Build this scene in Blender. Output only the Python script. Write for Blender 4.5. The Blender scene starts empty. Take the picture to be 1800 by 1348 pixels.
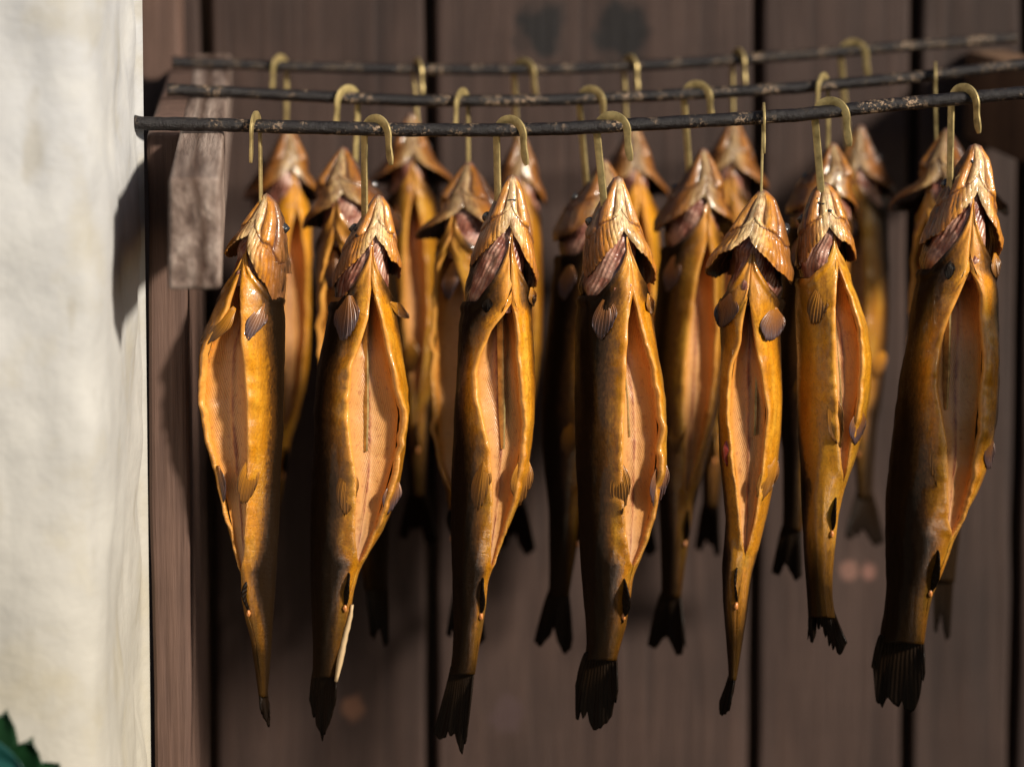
import bpy, math, random
import numpy as np
from mathutils import Vector, Matrix

random.seed(7)
rng = np.random.default_rng(7)
scene = bpy.context.scene
COL = scene.collection
R = math.radians

# ------------------------------------------------------------------ camera
F_PX = 5000.0            # focal length in photo pixels (photo 1800 x 1348)
PITCH, YAW = R(5.0), R(5.26)
HORIZON = -300.0
PX = 0.00033             # metres per photo pixel on the front rod's plane
DIST = F_PX * PX
SHIFT = 674 - F_PX * math.tan(PITCH) - HORIZON
CAM = np.array([0.0, -DIST, 1.62])
RIGHT = np.array([math.cos(YAW), -math.sin(YAW), 0.0])
FWD = np.array([math.sin(YAW) * math.cos(PITCH), math.cos(YAW) * math.cos(PITCH), -math.sin(PITCH)])
UP = np.cross(RIGHT, FWD)

cam_d = bpy.data.cameras.new('camera')
cam = bpy.data.objects.new('camera', cam_d)
COL.objects.link(cam)
cam.matrix_world = Matrix(((RIGHT[0], UP[0], -FWD[0], CAM[0]),
                           (RIGHT[1], UP[1], -FWD[1], CAM[1]),
                           (RIGHT[2], UP[2], -FWD[2], CAM[2]), (0, 0, 0, 1)))
cam_d.sensor_width = 36.0
cam_d.lens = F_PX / 1800 * 36
cam_d.shift_y = -SHIFT / 1800
cam_d.clip_start = 0.05
cam_d.clip_end = 500
cam_d.dof.use_dof = True
cam_d.dof.focus_distance = DIST * 1.0 - 0.005
cam_d.dof.aperture_fstop = 5.0
cam_d.dof.aperture_blades = 0
scene.camera = cam

# ------------------------------------------------------------------ light
SUN_AZ, SUN_EL = R(47), R(28)      # to the right of the wall's normal, and up
sd = bpy.data.lights.new('sun', 'SUN')
sd.energy = 5.0
sd.angle = R(6)
sd.color = (1.0, 0.93, 0.80)
sun = bpy.data.objects.new('sun', sd)
COL.objects.link(sun)
to_sun = Vector((math.sin(SUN_AZ) * math.cos(SUN_EL), -math.cos(SUN_AZ) * math.cos(SUN_EL), math.sin(SUN_EL)))
sun.rotation_euler = to_sun.to_track_quat('Z', 'Y').to_euler()
sun.location = (2, -2, 4)
world = bpy.data.worlds.new('World')
scene.world = world
world.use_nodes = True
wn = world.node_tree
wn.nodes.clear()
wo = wn.nodes.new('ShaderNodeOutputWorld')
wb = wn.nodes.new('ShaderNodeBackground')
ws = wn.nodes.new('ShaderNodeTexSky')
ws.sky_type = 'NISHITA'
ws.sun_disc = False
ws.sun_elevation = SUN_EL
ws.sun_rotation = math.atan2(to_sun.x, to_sun.y)
wb.inputs['Strength'].default_value = 0.05
wn.links.new(ws.outputs[0], wb.inputs[0])
wn.links.new(wb.outputs[0], wo.inputs[0])
scene.view_settings.view_transform = 'Standard'
scene.view_settings.look = 'None'
scene.view_settings.exposure = 0.3
scene.view_settings.gamma = 1.0
scene.cycles.max_bounces = 6


# ------------------------------------------------------------------ helpers
def at(px, py, Y):
    """world point seen at photo pixel (px, py) on the plane y = Y (arrays allowed)"""
    px, py, Y = np.broadcast_arrays(np.asarray(px, float), np.asarray(py, float), np.asarray(Y, float))
    xc = (px - 900) / F_PX
    yc = -(py - 674 + SHIFT) / F_PX
    d = RIGHT * xc[..., None] + UP * yc[..., None] + FWD
    t = (Y - CAM[1]) / d[..., 1]
    return CAM + d * t[..., None]


def mpp(p):
    """metres per photo pixel at world point(s) p"""
    return ((np.asarray(p) - CAM) @ FWD) / F_PX


def hash3(i, j, k, seed):
    n = (i * 374761393 + j * 668265263 + k * 2147483647 + seed * 1274126177) & 0xFFFFFFFF
    n = ((n ^ (n >> 13)) * 1274126177) & 0xFFFFFFFF
    n = n ^ (n >> 16)
    return (n & 0xFFFF) / 65535.0


def vnoise(x, y, z=0.0, seed=0):
    x, y, z = np.broadcast_arrays(np.asarray(x, float), np.asarray(y, float), np.asarray(z, float))
    xi, yi, zi = np.floor(x).astype(np.int64), np.floor(y).astype(np.int64), np.floor(z).astype(np.int64)
    fx, fy, fz = x - xi, y - yi, z - zi
    fx, fy, fz = fx * fx * (3 - 2 * fx), fy * fy * (3 - 2 * fy), fz * fz * (3 - 2 * fz)
    r = 0
    for a in (0, 1):
        for b in (0, 1):
            for c in (0, 1):
                w = (fx if a else 1 - fx) * (fy if b else 1 - fy) * (fz if c else 1 - fz)
                r = r + w * hash3(xi + a, yi + b, zi + c, seed)
    return r * 2 - 1


def smooth(x):
    x = np.clip(x, 0, 1)
    return x * x * (3 - 2 * x)


def link(name, verts, faces, mat, parent=None, sm=True, attrs=None):
    me = bpy.data.meshes.new(name)
    me.from_pydata(np.asarray(verts, float).reshape(-1, 3).tolist(), [], faces)
    if sm:
        me.polygons.foreach_set('use_smooth', [True] * len(me.polygons))
    for k, v in (attrs or {}).items():
        a = me.attributes.new(k, 'FLOAT_VECTOR', 'POINT')
        a.data.foreach_set('vector', np.asarray(v, np.float32).ravel())
    me.materials.append(mat)
    me.update()
    o = bpy.data.objects.new(name, me)
    COL.objects.link(o)
    if parent:
        o.parent = parent
        o.matrix_parent_inverse = Matrix.Translation(-Vector(parent.location))
    return o


def grid_faces(nr, nc, closed=False, flip=False, off=0):
    fs = []
    for i in range(nr - 1):
        for j in range(nc if closed else nc - 1):
            q = (off + i * nc + j, off + i * nc + (j + 1) % nc, off + (i + 1) * nc + (j + 1) % nc, off + (i + 1) * nc + j)
            fs.append(q[::-1] if flip else q)
    return fs


def solid(o, t, offset=0.0):
    m = o.modifiers.new('thickness', 'SOLIDIFY')
    m.thickness = t
    m.offset = offset
    return o


def bevel(o, w, seg=2):
    m = o.modifiers.new('bevel', 'BEVEL')
    m.width = w
    m.segments = seg
    m.limit_method = 'ANGLE'
    m.angle_limit = R(40)
    return o


def empty(name, loc):
    o = bpy.data.objects.new(name, None)
    o.empty_display_size = 0.02
    o.location = loc
    COL.objects.link(o)
    return o


def tag(o, label, cat, group=None):
    o['label'] = label
    o['category'] = cat
    if group:
        o['group'] = group
    return o


# ------------------------------------------------------------------ node helper
class M:
    def __init__(s, name):
        s.m = bpy.data.materials.new(name)
        s.m.use_nodes = True
        s.t = s.m.node_tree
        s.b = s.t.nodes['Principled BSDF']

    def n(s, typ, **kw):
        nd = s.t.nodes.new('ShaderNode' + typ)
        for k, v in kw.items():
            if k in nd.inputs.keys() if isinstance(k, str) else False:
                s.put(nd.inputs[k], v)
            else:
                setattr(nd, k, v)
        return nd

    def put(s, sock, v):
        if isinstance(v, bpy.types.NodeSocket):
            s.t.links.new(v, sock)
        else:
            if sock.type == 'RGBA' and len(v) == 3:
                v = (*v, 1)
            sock.default_value = v

    def set(s, **kw):
        for k, v in kw.items():
            s.put(s.b.inputs[k.replace('_', ' ')], v)

    def attr(s, name):
        return s.n('Attribute', attribute_name=name)

    def sep(s, v):
        nd = s.n('SeparateXYZ')
        s.put(nd.inputs[0], v)
        return nd.outputs

    def comb(s, x, y, z=0.0):
        nd = s.n('CombineXYZ')
        for i, v in enumerate((x, y, z)):
            s.put(nd.inputs[i], v)
        return nd.outputs[0]

    def math(s, op, a, b=0.0, c=0.0, clamp=False):
        nd = s.n('Math', operation=op, use_clamp=clamp)
        for i, v in enumerate((a, b, c)):
            s.put(nd.inputs[i], v)
        return nd.outputs[0]

    def ramp(s, fac, stops, interp='LINEAR'):
        nd = s.n('ValToRGB')
        cr = nd.color_ramp
        cr.interpolation = interp
        while len(cr.elements) > 1:
            cr.elements.remove(cr.elements[-1])
        for i, (p, c) in enumerate(stops):
            if i == 0:
                e = cr.elements[0]
                e.position = p
            else:
                e = cr.elements.new(p)
            e.color = (*c, 1) if len(c) == 3 else c
        s.put(nd.inputs[0], fac)
        return nd.outputs[0]

    def mix(s, fac, a, b, mode='MIX'):
        nd = s.n('Mix', data_type='RGBA', blend_type=mode)
        s.put(nd.inputs[0], fac)
        s.put(nd.inputs[6], a)
        s.put(nd.inputs[7], b)
        return nd.outputs[2]

    def noise(s, vec, scale, detail=4, rough=0.55, dist=0.0):
        nd = s.n('TexNoise')
        s.put(nd.inputs['Vector'], vec)
        for k, v in (('Scale', scale), ('Detail', detail), ('Roughness', rough), ('Distortion', dist)):
            nd.inputs[k].default_value = v
        return nd.outputs[0]

    def scaled(s, vec, sc):
        nd = s.n('Mapping')
        s.put(nd.inputs['Vector'], vec)
        nd.inputs['Scale'].default_value = sc
        return nd.outputs[0]

    def obj(s):
        return s.n('TexCoord').outputs['Object']

    def geo(s):
        return s.n('NewGeometry').outputs['Position']

    def bump(s, h, strength, dist, prev=None):
        nd = s.n('Bump')
        s.put(nd.inputs['Height'], h)
        nd.inputs['Strength'].default_value = strength
        nd.inputs['Distance'].default_value = dist
        if prev is not None:
            s.put(nd.inputs['Normal'], prev)
        return nd.outputs[0]


# ------------------------------------------------------------------ materials
def mat_skin(name, dark_from=0.22, gold=(0.66, 0.245, 0.007), flank=(0.32, 0.12, 0.006)):
    m = M(name)
    pig = m.sep(m.attr('pigment').outputs['Vector'])      # x: belly lip 0 .. back 1, y: along, z: rim
    co = m.attr('coord').outputs['Vector']                # millimetres round, along
    P = m.geo()
    n1 = m.noise(m.scaled(P, (1, 1, 0.35)), 70, 5, 0.6)
    n2 = m.noise(P, 260, 3, 0.6)
    tone = m.math('ADD', pig[0], m.math('MULTIPLY', m.math('SUBTRACT', n1, 0.5), 0.10))
    n5 = m.noise(m.scaled(P, (1, 1, 0.5)), 620, 4, 0.7)
    tone = m.math('ADD', tone, m.math('MULTIPLY', m.math('SUBTRACT', n5, 0.5), 0.16))
    low = m.ramp(pig[1], [(0.55, (0, 0, 0)), (0.74, (1, 1, 1))])
    tone = m.math('SUBTRACT', tone, m.math('MULTIPLY', low, 0.10))
    d = dark_from
    c = m.ramp(tone, [(0.0, gold), (d * 0.55, tuple(x * 0.92 for x in gold)), (d, flank), (min(d + 0.06, .9), (0.075, 0.028, 0.005)),
                      (min(d + 0.15, .97), (0.010, 0.005, 0.0022)), (1.0, (0.004, 0.0025, 0.002))])
    # pale oily streaks down the flank, then mottling
    n4 = m.noise(m.scaled(P, (1, 1, 0.16)), 150, 4, 0.6)
    gm = m.ramp(tone, [(0.0, (1, 1, 1)), (d + 0.05, (0, 0, 0))])
    c = m.mix(m.math('MULTIPLY', m.math('MULTIPLY', m.ramp(n4, [(0.42, (0, 0, 0)), (0.66, (1, 1, 1))]), gm), 0.55), c, (0.78, 0.45, 0.055))
    c = m.mix(m.math('MULTIPLY', m.ramp(n2, [(0.46, (0, 0, 0)), (0.66, (1, 1, 1))]), m.math('MULTIPLY', gm, 0.42)), c, (0.26, 0.09, 0.010))
    gk = m.ramp(tone, [(d * 0.6, (1, 1, 1)), (d + 0.08, (0, 0, 0))])
    n8 = m.noise(m.scaled(P, (1, 1, 0.5)), 34, 4, 0.65)
    c = m.mix(m.math('MULTIPLY', m.ramp(n8, [(0.48, (0, 0, 0)), (0.68, (1, 1, 1))]), m.math('MULTIPLY', gk, 0.62)), c, (0.24, 0.078, 0.003))
    n9 = m.noise(m.scaled(P, (1, 1, 0.6)), 900, 2, 0.6)
    c = m.mix(m.math('MULTIPLY', m.ramp(n9, [(0.50, (0, 0, 0)), (0.66, (1, 1, 1))]), m.math('MULTIPLY', gk, 0.40)), c, (0.16, 0.055, 0.006))
    # smoke-darkened tail end, streaked along the rays
    tl = m.math('ADD', pig[1], m.math('ADD', m.math('MULTIPLY', m.math('SUBTRACT', n1, 0.5), 0.14), m.math('MULTIPLY', m.math('SUBTRACT', n4, 0.5), 0.16)))
    tl = m.ramp(tl, [(0.71, (0, 0, 0)), (0.78, (0.72,) * 3), (0.86, (1, 1, 1))])
    c = m.mix(m.math('MULTIPLY', tl, 0.95), c, (0.012, 0.006, 0.002))
    dkt = m.math('MAXIMUM', m.ramp(tone, [(d, (0, 0, 0)), (d + 0.18, (1, 1, 1))]), tl)
    # dark back speckles
    vo = m.n('TexVoronoi')
    m.put(vo.inputs['Vector'], P)
    vo.inputs['Scale'].default_value = 210
    sp = m.ramp(vo.outputs['Distance'], [(0.14, (1, 1, 1)), (0.24, (0, 0, 0))])
    spm = m.ramp(tone, [(d * 0.9, (0, 0, 0)), (d + 0.1, (1, 1, 1))])
    spn = m.ramp(m.noise(P, 90, 1), [(0.48, (0, 0, 0)), (0.56, (1, 1, 1))])
    c = m.mix(m.math('MULTIPLY', m.math('MULTIPLY', sp, spm), m.math('MULTIPLY', spn, 0.9)), c, (0.012, 0.008, 0.005))
    # cut rim
    c = m.mix(m.math('MULTIPLY', pig[2], 0.7), c, m.mix(n2, (0.82, 0.44, 0.12), (0.60, 0.19, 0.015)))
    m.set(Base_Color=c)
    # scales: diamond lattice in surface millimetres
    s = m.sep(co)
    wp = m.math('MULTIPLY', n2, 0.9)
    u = m.math('ADD', m.math('ADD', s[0], s[1]), wp)
    v = m.math('SUBTRACT', m.math('SUBTRACT', s[0], s[1]), wp)
    h = m.math('MULTIPLY', m.math('SINE', m.math('MULTIPLY', u, 4.3)), m.math('SINE', m.math('MULTIPLY', v, 4.3)))
    fade = m.ramp(pig[1], [(0.40, (0.12,) * 3), (0.66, (1, 1, 1))])
    b = m.bump(m.math('MULTIPLY', h, fade), 0.55, 0.0005)
    hc = m.math('MULTIPLY', m.math('MULTIPLY', m.math('SUBTRACT', 0.35, h, clamp=True), fade), 0.32)
    c = m.mix(hc, c, (0.045, 0.02, 0.006))
    m.set(Base_Color=c)
    b = m.bump(n1, 0.35, 0.0022, b)
    b = m.bump(m.noise(P, 420, 3, 0.7), 0.22, 0.0006, b)
    b = m.bump(m.noise(P, 1100, 3, 0.7), 0.28, 0.0003, b)
    dk = dkt
    m.set(Normal=b, Roughness=m.math('ADD', m.math('MULTIPLY', n2, 0.24), m.math('ADD', m.math('MULTIPLY', dk, 0.14), 0.18)), Coat_Weight=m.math('SUBTRACT', 0.60, m.math('MULTIPLY', dk, 0.54)), Coat_Roughness=0.07, Coat_Normal=m.bump(n2, 0.25, 0.0012, m.bump(n1, 0.30, 0.0022)))
    m.set(Specular_IOR_Level=m.math('SUBTRACT', 0.32, m.math('MULTIPLY', dk, 0.28)))
    return m.m


def mat_cavity():
    m = M('cured_cavity_flesh')
    pig = m.sep(m.attr('pigment').outputs['Vector'])     # x: 0 lip .. 1 spine, y along
    co = m.sep(m.attr('coord').outputs['Vector'])
    P = m.geo()
    n1 = m.noise(P, 75, 5, 0.6)
    n2 = m.noise(P, 340, 4, 0.6)
    f = m.math('ADD', pig[0], m.math('MULTIPLY', m.math('SUBTRACT', n1, 0.5), 0.35))
    c = m.ramp(f, [(0.0, (0.62, 0.22, 0.022)), (0.15, (0.60, 0.24, 0.04)), (0.30, (0.56, 0.25, 0.065)), (0.58, (0.57, 0.275, 0.085)), (0.90, (0.55, 0.285, 0.115)), (0.97, (0.40, 0.17, 0.07)), (1.0, (0.22, 0.07, 0.035))])
    lower = m.ramp(pig[1], [(0.80, (0, 0, 0)), (1.0, (1, 1, 1))])
    c = m.mix(m.math('MULTIPLY', lower, 0.4), c, (0.54, 0.40, 0.30))
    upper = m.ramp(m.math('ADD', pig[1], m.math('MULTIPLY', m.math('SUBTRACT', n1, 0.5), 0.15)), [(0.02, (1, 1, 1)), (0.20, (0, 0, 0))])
    c = m.mix(m.math('MULTIPLY', upper, 0.85), c, (0.10, 0.030, 0.014))  # throat end: shade of the deep slit put into the colour, with blood residue
    blot = m.ramp(n2, [(0.56, (0, 0, 0)), (0.68, (1, 1, 1))])
    c = m.mix(m.math('MULTIPLY', blot, 0.55), c, (0.30, 0.09, 0.03))
    # ribs run obliquely down from the spine
    rib = m.math('SINE', m.math('ADD', m.math('MULTIPLY', m.math('ADD', co[1], m.math('MULTIPLY', m.math('ABSOLUTE', co[0]), 0.9)), 1.7),
                                m.math('MULTIPLY', n1, 3.0)))
    c = m.mix(m.math('MULTIPLY', m.math('ADD', m.math('MULTIPLY', rib, 0.5), 0.5), 0.22), c, (0.46, 0.22, 0.10))
    b = m.bump(rib, 0.30, 0.0005)
    b = m.bump(n1, 0.45, 0.002, b)
    m.set(Base_Color=c, Normal=b, Roughness=0.36, Coat_Weight=0.15, Coat_Roughness=0.2)
    m.set(Subsurface_Weight=0.12, Subsurface_Scale=0.004)
    m.set(Subsurface_Radius=(1.0, 0.45, 0.2))
    return m.m


def mat_head(name='smoked_head_skin', dim=1.0):
    m = M(name)
    pig = m.sep(m.attr('pigment').outputs['Vector'])     # x: 0 throat .. 1 crown, y: tip 0 .. margin 1
    co = m.sep(m.attr('coord').outputs['Vector'])
    P = m.geo()
    n1 = m.noise(P, 90, 5, 0.6)
    n2 = m.noise(m.scaled(P, (1, 1, 0.25)), 420, 4, 0.65)
    f = m.math('ADD', pig[0], m.math('MULTIPLY', m.math('SUBTRACT', n1, 0.5), 0.22))
    c = m.ramp(f, [(0.0, (0.82, 0.62, 0.34)), (0.11, (0.80, 0.53, 0.22)), (0.20, (0.68, 0.28, 0.03)), (0.36, (0.50, 0.17, 0.014)),
                   (0.52, (0.17, 0.065, 0.014)), (0.68, (0.025, 0.013, 0.008)), (1.0, (0.014, 0.01, 0.008))])
    st = m.ramp(n2, [(0.44, (0, 0, 0)), (0.60, (1, 1, 1))])
    c = m.mix(m.math('MULTIPLY', st, 0.62), c, m.mix(n1, (0.40, 0.16, 0.03), (0.23, 0.10, 0.06)))
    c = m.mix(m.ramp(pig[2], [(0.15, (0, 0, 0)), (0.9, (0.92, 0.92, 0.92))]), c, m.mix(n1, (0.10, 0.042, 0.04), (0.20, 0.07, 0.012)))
    n6 = m.noise(m.comb(m.math('MULTIPLY', co[0], 0.42), m.math('MULTIPLY', co[1], 0.075), n1), 1.0, 5, 0.65)
    c = m.mix(m.math('MULTIPLY', m.ramp(n6, [(0.47, (0, 0, 0)), (0.60, (1, 1, 1))]), 0.5), c, m.mix(n1, (0.30, 0.10, 0.012), (0.13, 0.055, 0.035)))
    n7 = m.noise(P, 48, 4, 0.6)
    c = m.mix(m.math('MULTIPLY', m.ramp(n7, [(0.52, (0, 0, 0)), (0.66, (1, 1, 1))]), 0.35), c, (0.17, 0.07, 0.022))
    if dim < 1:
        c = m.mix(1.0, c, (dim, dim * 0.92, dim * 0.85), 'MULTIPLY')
    tipm = m.ramp(pig[1], [(0.0, (1, 1, 1)), (0.10, (0, 0, 0))])
    c = m.mix(m.math('MULTIPLY', tipm, 0.7), c, (0.12, 0.06, 0.06))
    b = m.bump(n6, 0.6, 0.0014)
    b = m.bump(n2, 0.45, 0.0009, b)
    b = m.bump(n1, 0.4, 0.0022, b)
    m.set(Coat_Normal=m.bump(n1, 0.4, 0.0022))
    m.set(Base_Color=c, Normal=b, Roughness=m.math('ADD', m.math('MULTIPLY', n2, 0.25), 0.20), Coat_Weight=0.5, Coat_Roughness=0.09, Specular_IOR_Level=0.35)
    return m.m


def mat_gills():
    m = M('dried_gill_membrane')
    co = m.sep(m.attr('coord').outputs['Vector'])
    P = m.geo()
    n1 = m.noise(P, 85, 4, 0.6)
    lam = m.math('SINE', m.math('ADD', m.math('MULTIPLY', m.math('ADD', co[0], m.math('MULTIPLY', co[1], 0.35)), 2.6), m.math('MULTIPLY', n1, 7.0)))
    c = m.ramp(n1, [(0.30, (0.12, 0.032, 0.022)), (0.46, (0.30, 0.11, 0.07)), (0.58, (0.55, 0.31, 0.22)), (0.72, (0.22, 0.07, 0.05))])
    c = m.mix(m.math('MULTIPLY', m.math('ADD', m.math('MULTIPLY', lam, 0.5), 0.5), 0.35), c, (0.10, 0.025, 0.02))
    pg = m.sep(m.attr('pigment').outputs['Vector'])
    c = m.mix(m.ramp(m.math('ADD', pg[0], m.math('MULTIPLY', m.math('SUBTRACT', n1, 0.5), 0.2)), [(0.40, (0, 0, 0)), (0.54, (1, 1, 1))]), c, (0.012, 0.006, 0.003))
    b = m.bump(lam, 0.4, 0.0006)
    b = m.bump(n1, 0.6, 0.003, b)
    m.set(Base_Color=c, Normal=b, Roughness=0.33, Coat_Weight=0.25, Coat_Roughness=0.15)
    return m.m


def mat_fin(name, base, tip, coat=0.3):
    m = M(name)
    pig = m.sep(m.attr('pigment').outputs['Vector'])     # x across 0..1, y base 0 .. tip 1
    n1 = m.noise(m.geo(), 160, 4, 0.6)
    ray = m.math('SINE', m.math('ADD', m.math('MULTIPLY', pig[0], 88.0), m.math('MULTIPLY', n1, 3.0)))
    c = m.ramp(m.math('ADD', pig[1], m.math('MULTIPLY', m.math('SUBTRACT', n1, 0.5), 0.4)), [(0.05, base), (0.85, tip)])
    c = m.mix(m.math('MULTIPLY', m.math('ADD', m.math('MULTIPLY', ray, 0.5), 0.5), 0.42), c, tuple(x * 0.22 for x in base))
    m.set(Base_Color=c, Normal=m.bump(ray, 0.5, 0.0004), Roughness=0.55 - coat * 0.6, Coat_Weight=coat, Coat_Roughness=0.15, Specular_IOR_Level=0.05 + coat * 1.1)
    return m.m


def mat_plain(name, col, rough=0.4, metal=0.0, coat=0.0):
    m = M(name)
    n1 = m.noise(m.geo(), 220, 4, 0.6)
    c = m.mix(m.math('MULTIPLY', n1, 0.6), col, tuple(x * 0.55 for x in col))
    m.set(Base_Color=c, Roughness=m.math('ADD', m.math('MULTIPLY', n1, 0.2), rough - 0.1), Metallic=metal, Coat_Weight=coat,
          Normal=m.bump(n1, 0.3, 0.0008))
    return m.m


def mat_rod():
    m = M('soot_caked_iron')
    P = m.geo()
    n1 = m.noise(P, 60, 3, 0.5)
    n2 = m.noise(P, 420, 6, 0.72)
    n3 = m.noise(P, 900, 3, 0.6)
    patch = m.math('MULTIPLY', m.ramp(n1, [(0.47, (0, 0, 0)), (0.66, (1, 1, 1))]), m.ramp(n2, [(0.52, (0, 0, 0)), (0.58, (1, 1, 1))]))
    c = m.mix(n3, (0.004, 0.0035, 0.004), (0.014, 0.008, 0.007))
    c = m.mix(patch, c, m.mix(n3, (0.62, 0.46, 0.30), (0.24, 0.12, 0.065)))
    b = m.bump(n2, 0.9, 0.0016)
    b = m.bump(n3, 0.5, 0.0007, b)
    m.set(Base_Color=c, Normal=b, Roughness=m.math('ADD', m.math('MULTIPLY', n3, 0.3), 0.2), Metallic=0.25, Coat_Weight=0.2)
    return m.m


def mat_brass():
    m = M('dull_brass')
    n1 = m.noise(m.geo(), 130, 4, 0.6)
    n2 = m.noise(m.geo(), 900, 3, 0.6)
    c = m.mix(m.ramp(n1, [(0.40, (0, 0, 0)), (0.75, (1, 1, 1))]), (0.56, 0.42, 0.18), (0.18, 0.125, 0.045))
    sp = m.ramp(n2, [(0.66, (0, 0, 0)), (0.72, (1, 1, 1))])
    c = m.mix(m.math('MULTIPLY', sp, 0.8), c, (0.03, 0.02, 0.012))
    m.set(Base_Color=c, Metallic=0.6, Roughness=m.math('ADD', m.math('MULTIPLY', n1, 0.25), 0.26), Normal=m.bump(n2, 0.15, 0.0004))
    return m.m


def mat_wood(name, light, dark, scale=1.0, knots=0.0, rough=0.7, spots=None):
    m = M(name)
    P = m.geo()
    rnd = m.n('ObjectInfo').outputs['Random']
    off = m.comb(m.math('MULTIPLY', rnd, 13.0), m.math('MULTIPLY', rnd, 7.0), m.math('MULTIPLY', rnd, 29.0))
    va = m.n('VectorMath', operation='ADD')
    m.put(va.inputs[0], P)
    m.put(va.inputs[1], off)
    V = va.outputs[0]
    g1 = m.noise(m.scaled(V, (1, 1, 0.05)), 70 * scale, 5, 0.6, 0.6)
    g2 = m.noise(m.scaled(V, (1, 1, 0.03)), 330 * scale, 4, 0.6)
    n3 = m.noise(V, 9, 4, 0.6)
    f = m.math('ADD', m.math('MULTIPLY', g1, 0.65), m.math('MULTIPLY', g2, 0.35))
    c = m.ramp(f, [(0.32, dark), (0.62, light)])
    c = m.mix(m.math('MULTIPLY', m.ramp(n3, [(0.35, (0, 0, 0)), (0.7, (1, 1, 1))]), 0.45), c, tuple(x * 0.6 for x in dark))
    tint = m.math('ADD', 0.84, m.math('MULTIPLY', rnd, 0.32))
    c = m.mix(1.0, c, m.comb(tint, tint, tint), 'MULTIPLY')
    for (p, r, col) in (spots or []):
        dn = m.n('VectorMath', operation='DISTANCE')
        sc = m.scaled(P, (1, 0, 0.75))
        m.put(dn.inputs[0], sc)
        dn.inputs[1].default_value = (p[0], 0, p[2] * 0.75)
        dd = m.math('ADD', dn.outputs['Value'], m.math('MULTIPLY', m.math('SUBTRACT', m.noise(P, 60, 3), 0.5), r * 1.8))
        k = m.ramp(m.math('DIVIDE', dd, r), [(0.60, (1, 1, 1)), (1.0, (0, 0, 0))])
        c = m.mix(k, c, col)
    b = m.bump(g2, 0.5, 0.0012)
    b = m.bump(g1, 0.5, 0.003, b)
    m.set(Base_Color=c, Normal=b, Roughness=rough, Specular_IOR_Level=0.35)
    return m.m


SKINS = [mat_skin('smoked_skin_golden', 0.20), mat_skin('smoked_skin_pale', 0.50, (0.66, 0.27, 0.012), (0.44, 0.17, 0.010)),
         mat_skin('smoked_skin_dark', 0.10, (0.64, 0.232, 0.006), (0.24, 0.085, 0.005)), mat_skin('smoked_skin_rear_shade', 0.12, (0.34, 0.125, 0.005), (0.15, 0.055, 0.004))]  # last skin: browner, with the rear rows' shade put into its colour
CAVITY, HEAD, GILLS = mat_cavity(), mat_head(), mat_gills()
HEAD_FRONT = HEAD
HEAD_DIM = mat_head('rear_shade_head_skin', 0.5)  # head colour darkened throughout: rear-row shade put into it
FIN_P = mat_fin('fin_grey_violet', (0.42, 0.15, 0.02), (0.075, 0.05, 0.058))
FIN_G = mat_fin('fin_amber', (0.62, 0.24, 0.010), (0.15, 0.06, 0.015))
FIN_D = mat_fin('fin_charred', (0.013, 0.006, 0.002), (0.006, 0.003, 0.0015), 0.03)
EYE = mat_plain('dried_eye', (0.03, 0.028, 0.03), 0.2, 0, 0.5)
CHAR = mat_plain('char_black', (0.010, 0.009, 0.010), 0.5)
PALE = mat_plain('pale_strip', (0.58, 0.40, 0.22), 0.5)
RED = mat_plain('dried_blood_red', (0.30, 0.035, 0.02), 0.25, 0, 0.3)
ROD, BRASS = mat_rod(), mat_brass()


# ------------------------------------------------------------------ fish
class Tab:
    """value over photo rows from (x, y) points, lightly smoothed"""
    def __init__(s, pts, win=13):
        pts = sorted([(p[1], p[0]) for p in pts])
        s.y0, s.y1 = pts[0][0], pts[-1][0]
        g = np.arange(s.y0 - 40, s.y1 + 41)
        v = np.interp(g, [p[0] for p in pts], [p[1] for p in pts])
        # linear continuation at both ends keeps the end values unbent
        k = np.hanning(win + 2)[1:-1]
        k /= k.sum()
        pad = np.pad(v, win // 2, mode='edge')
        s.g, s.v = g, np.convolve(pad, k, 'valid')

    def __call__(s, y):
        return np.interp(y, s.g, s.v)


DEEP = [85, 70, 34, 24, 18, 8]


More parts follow.
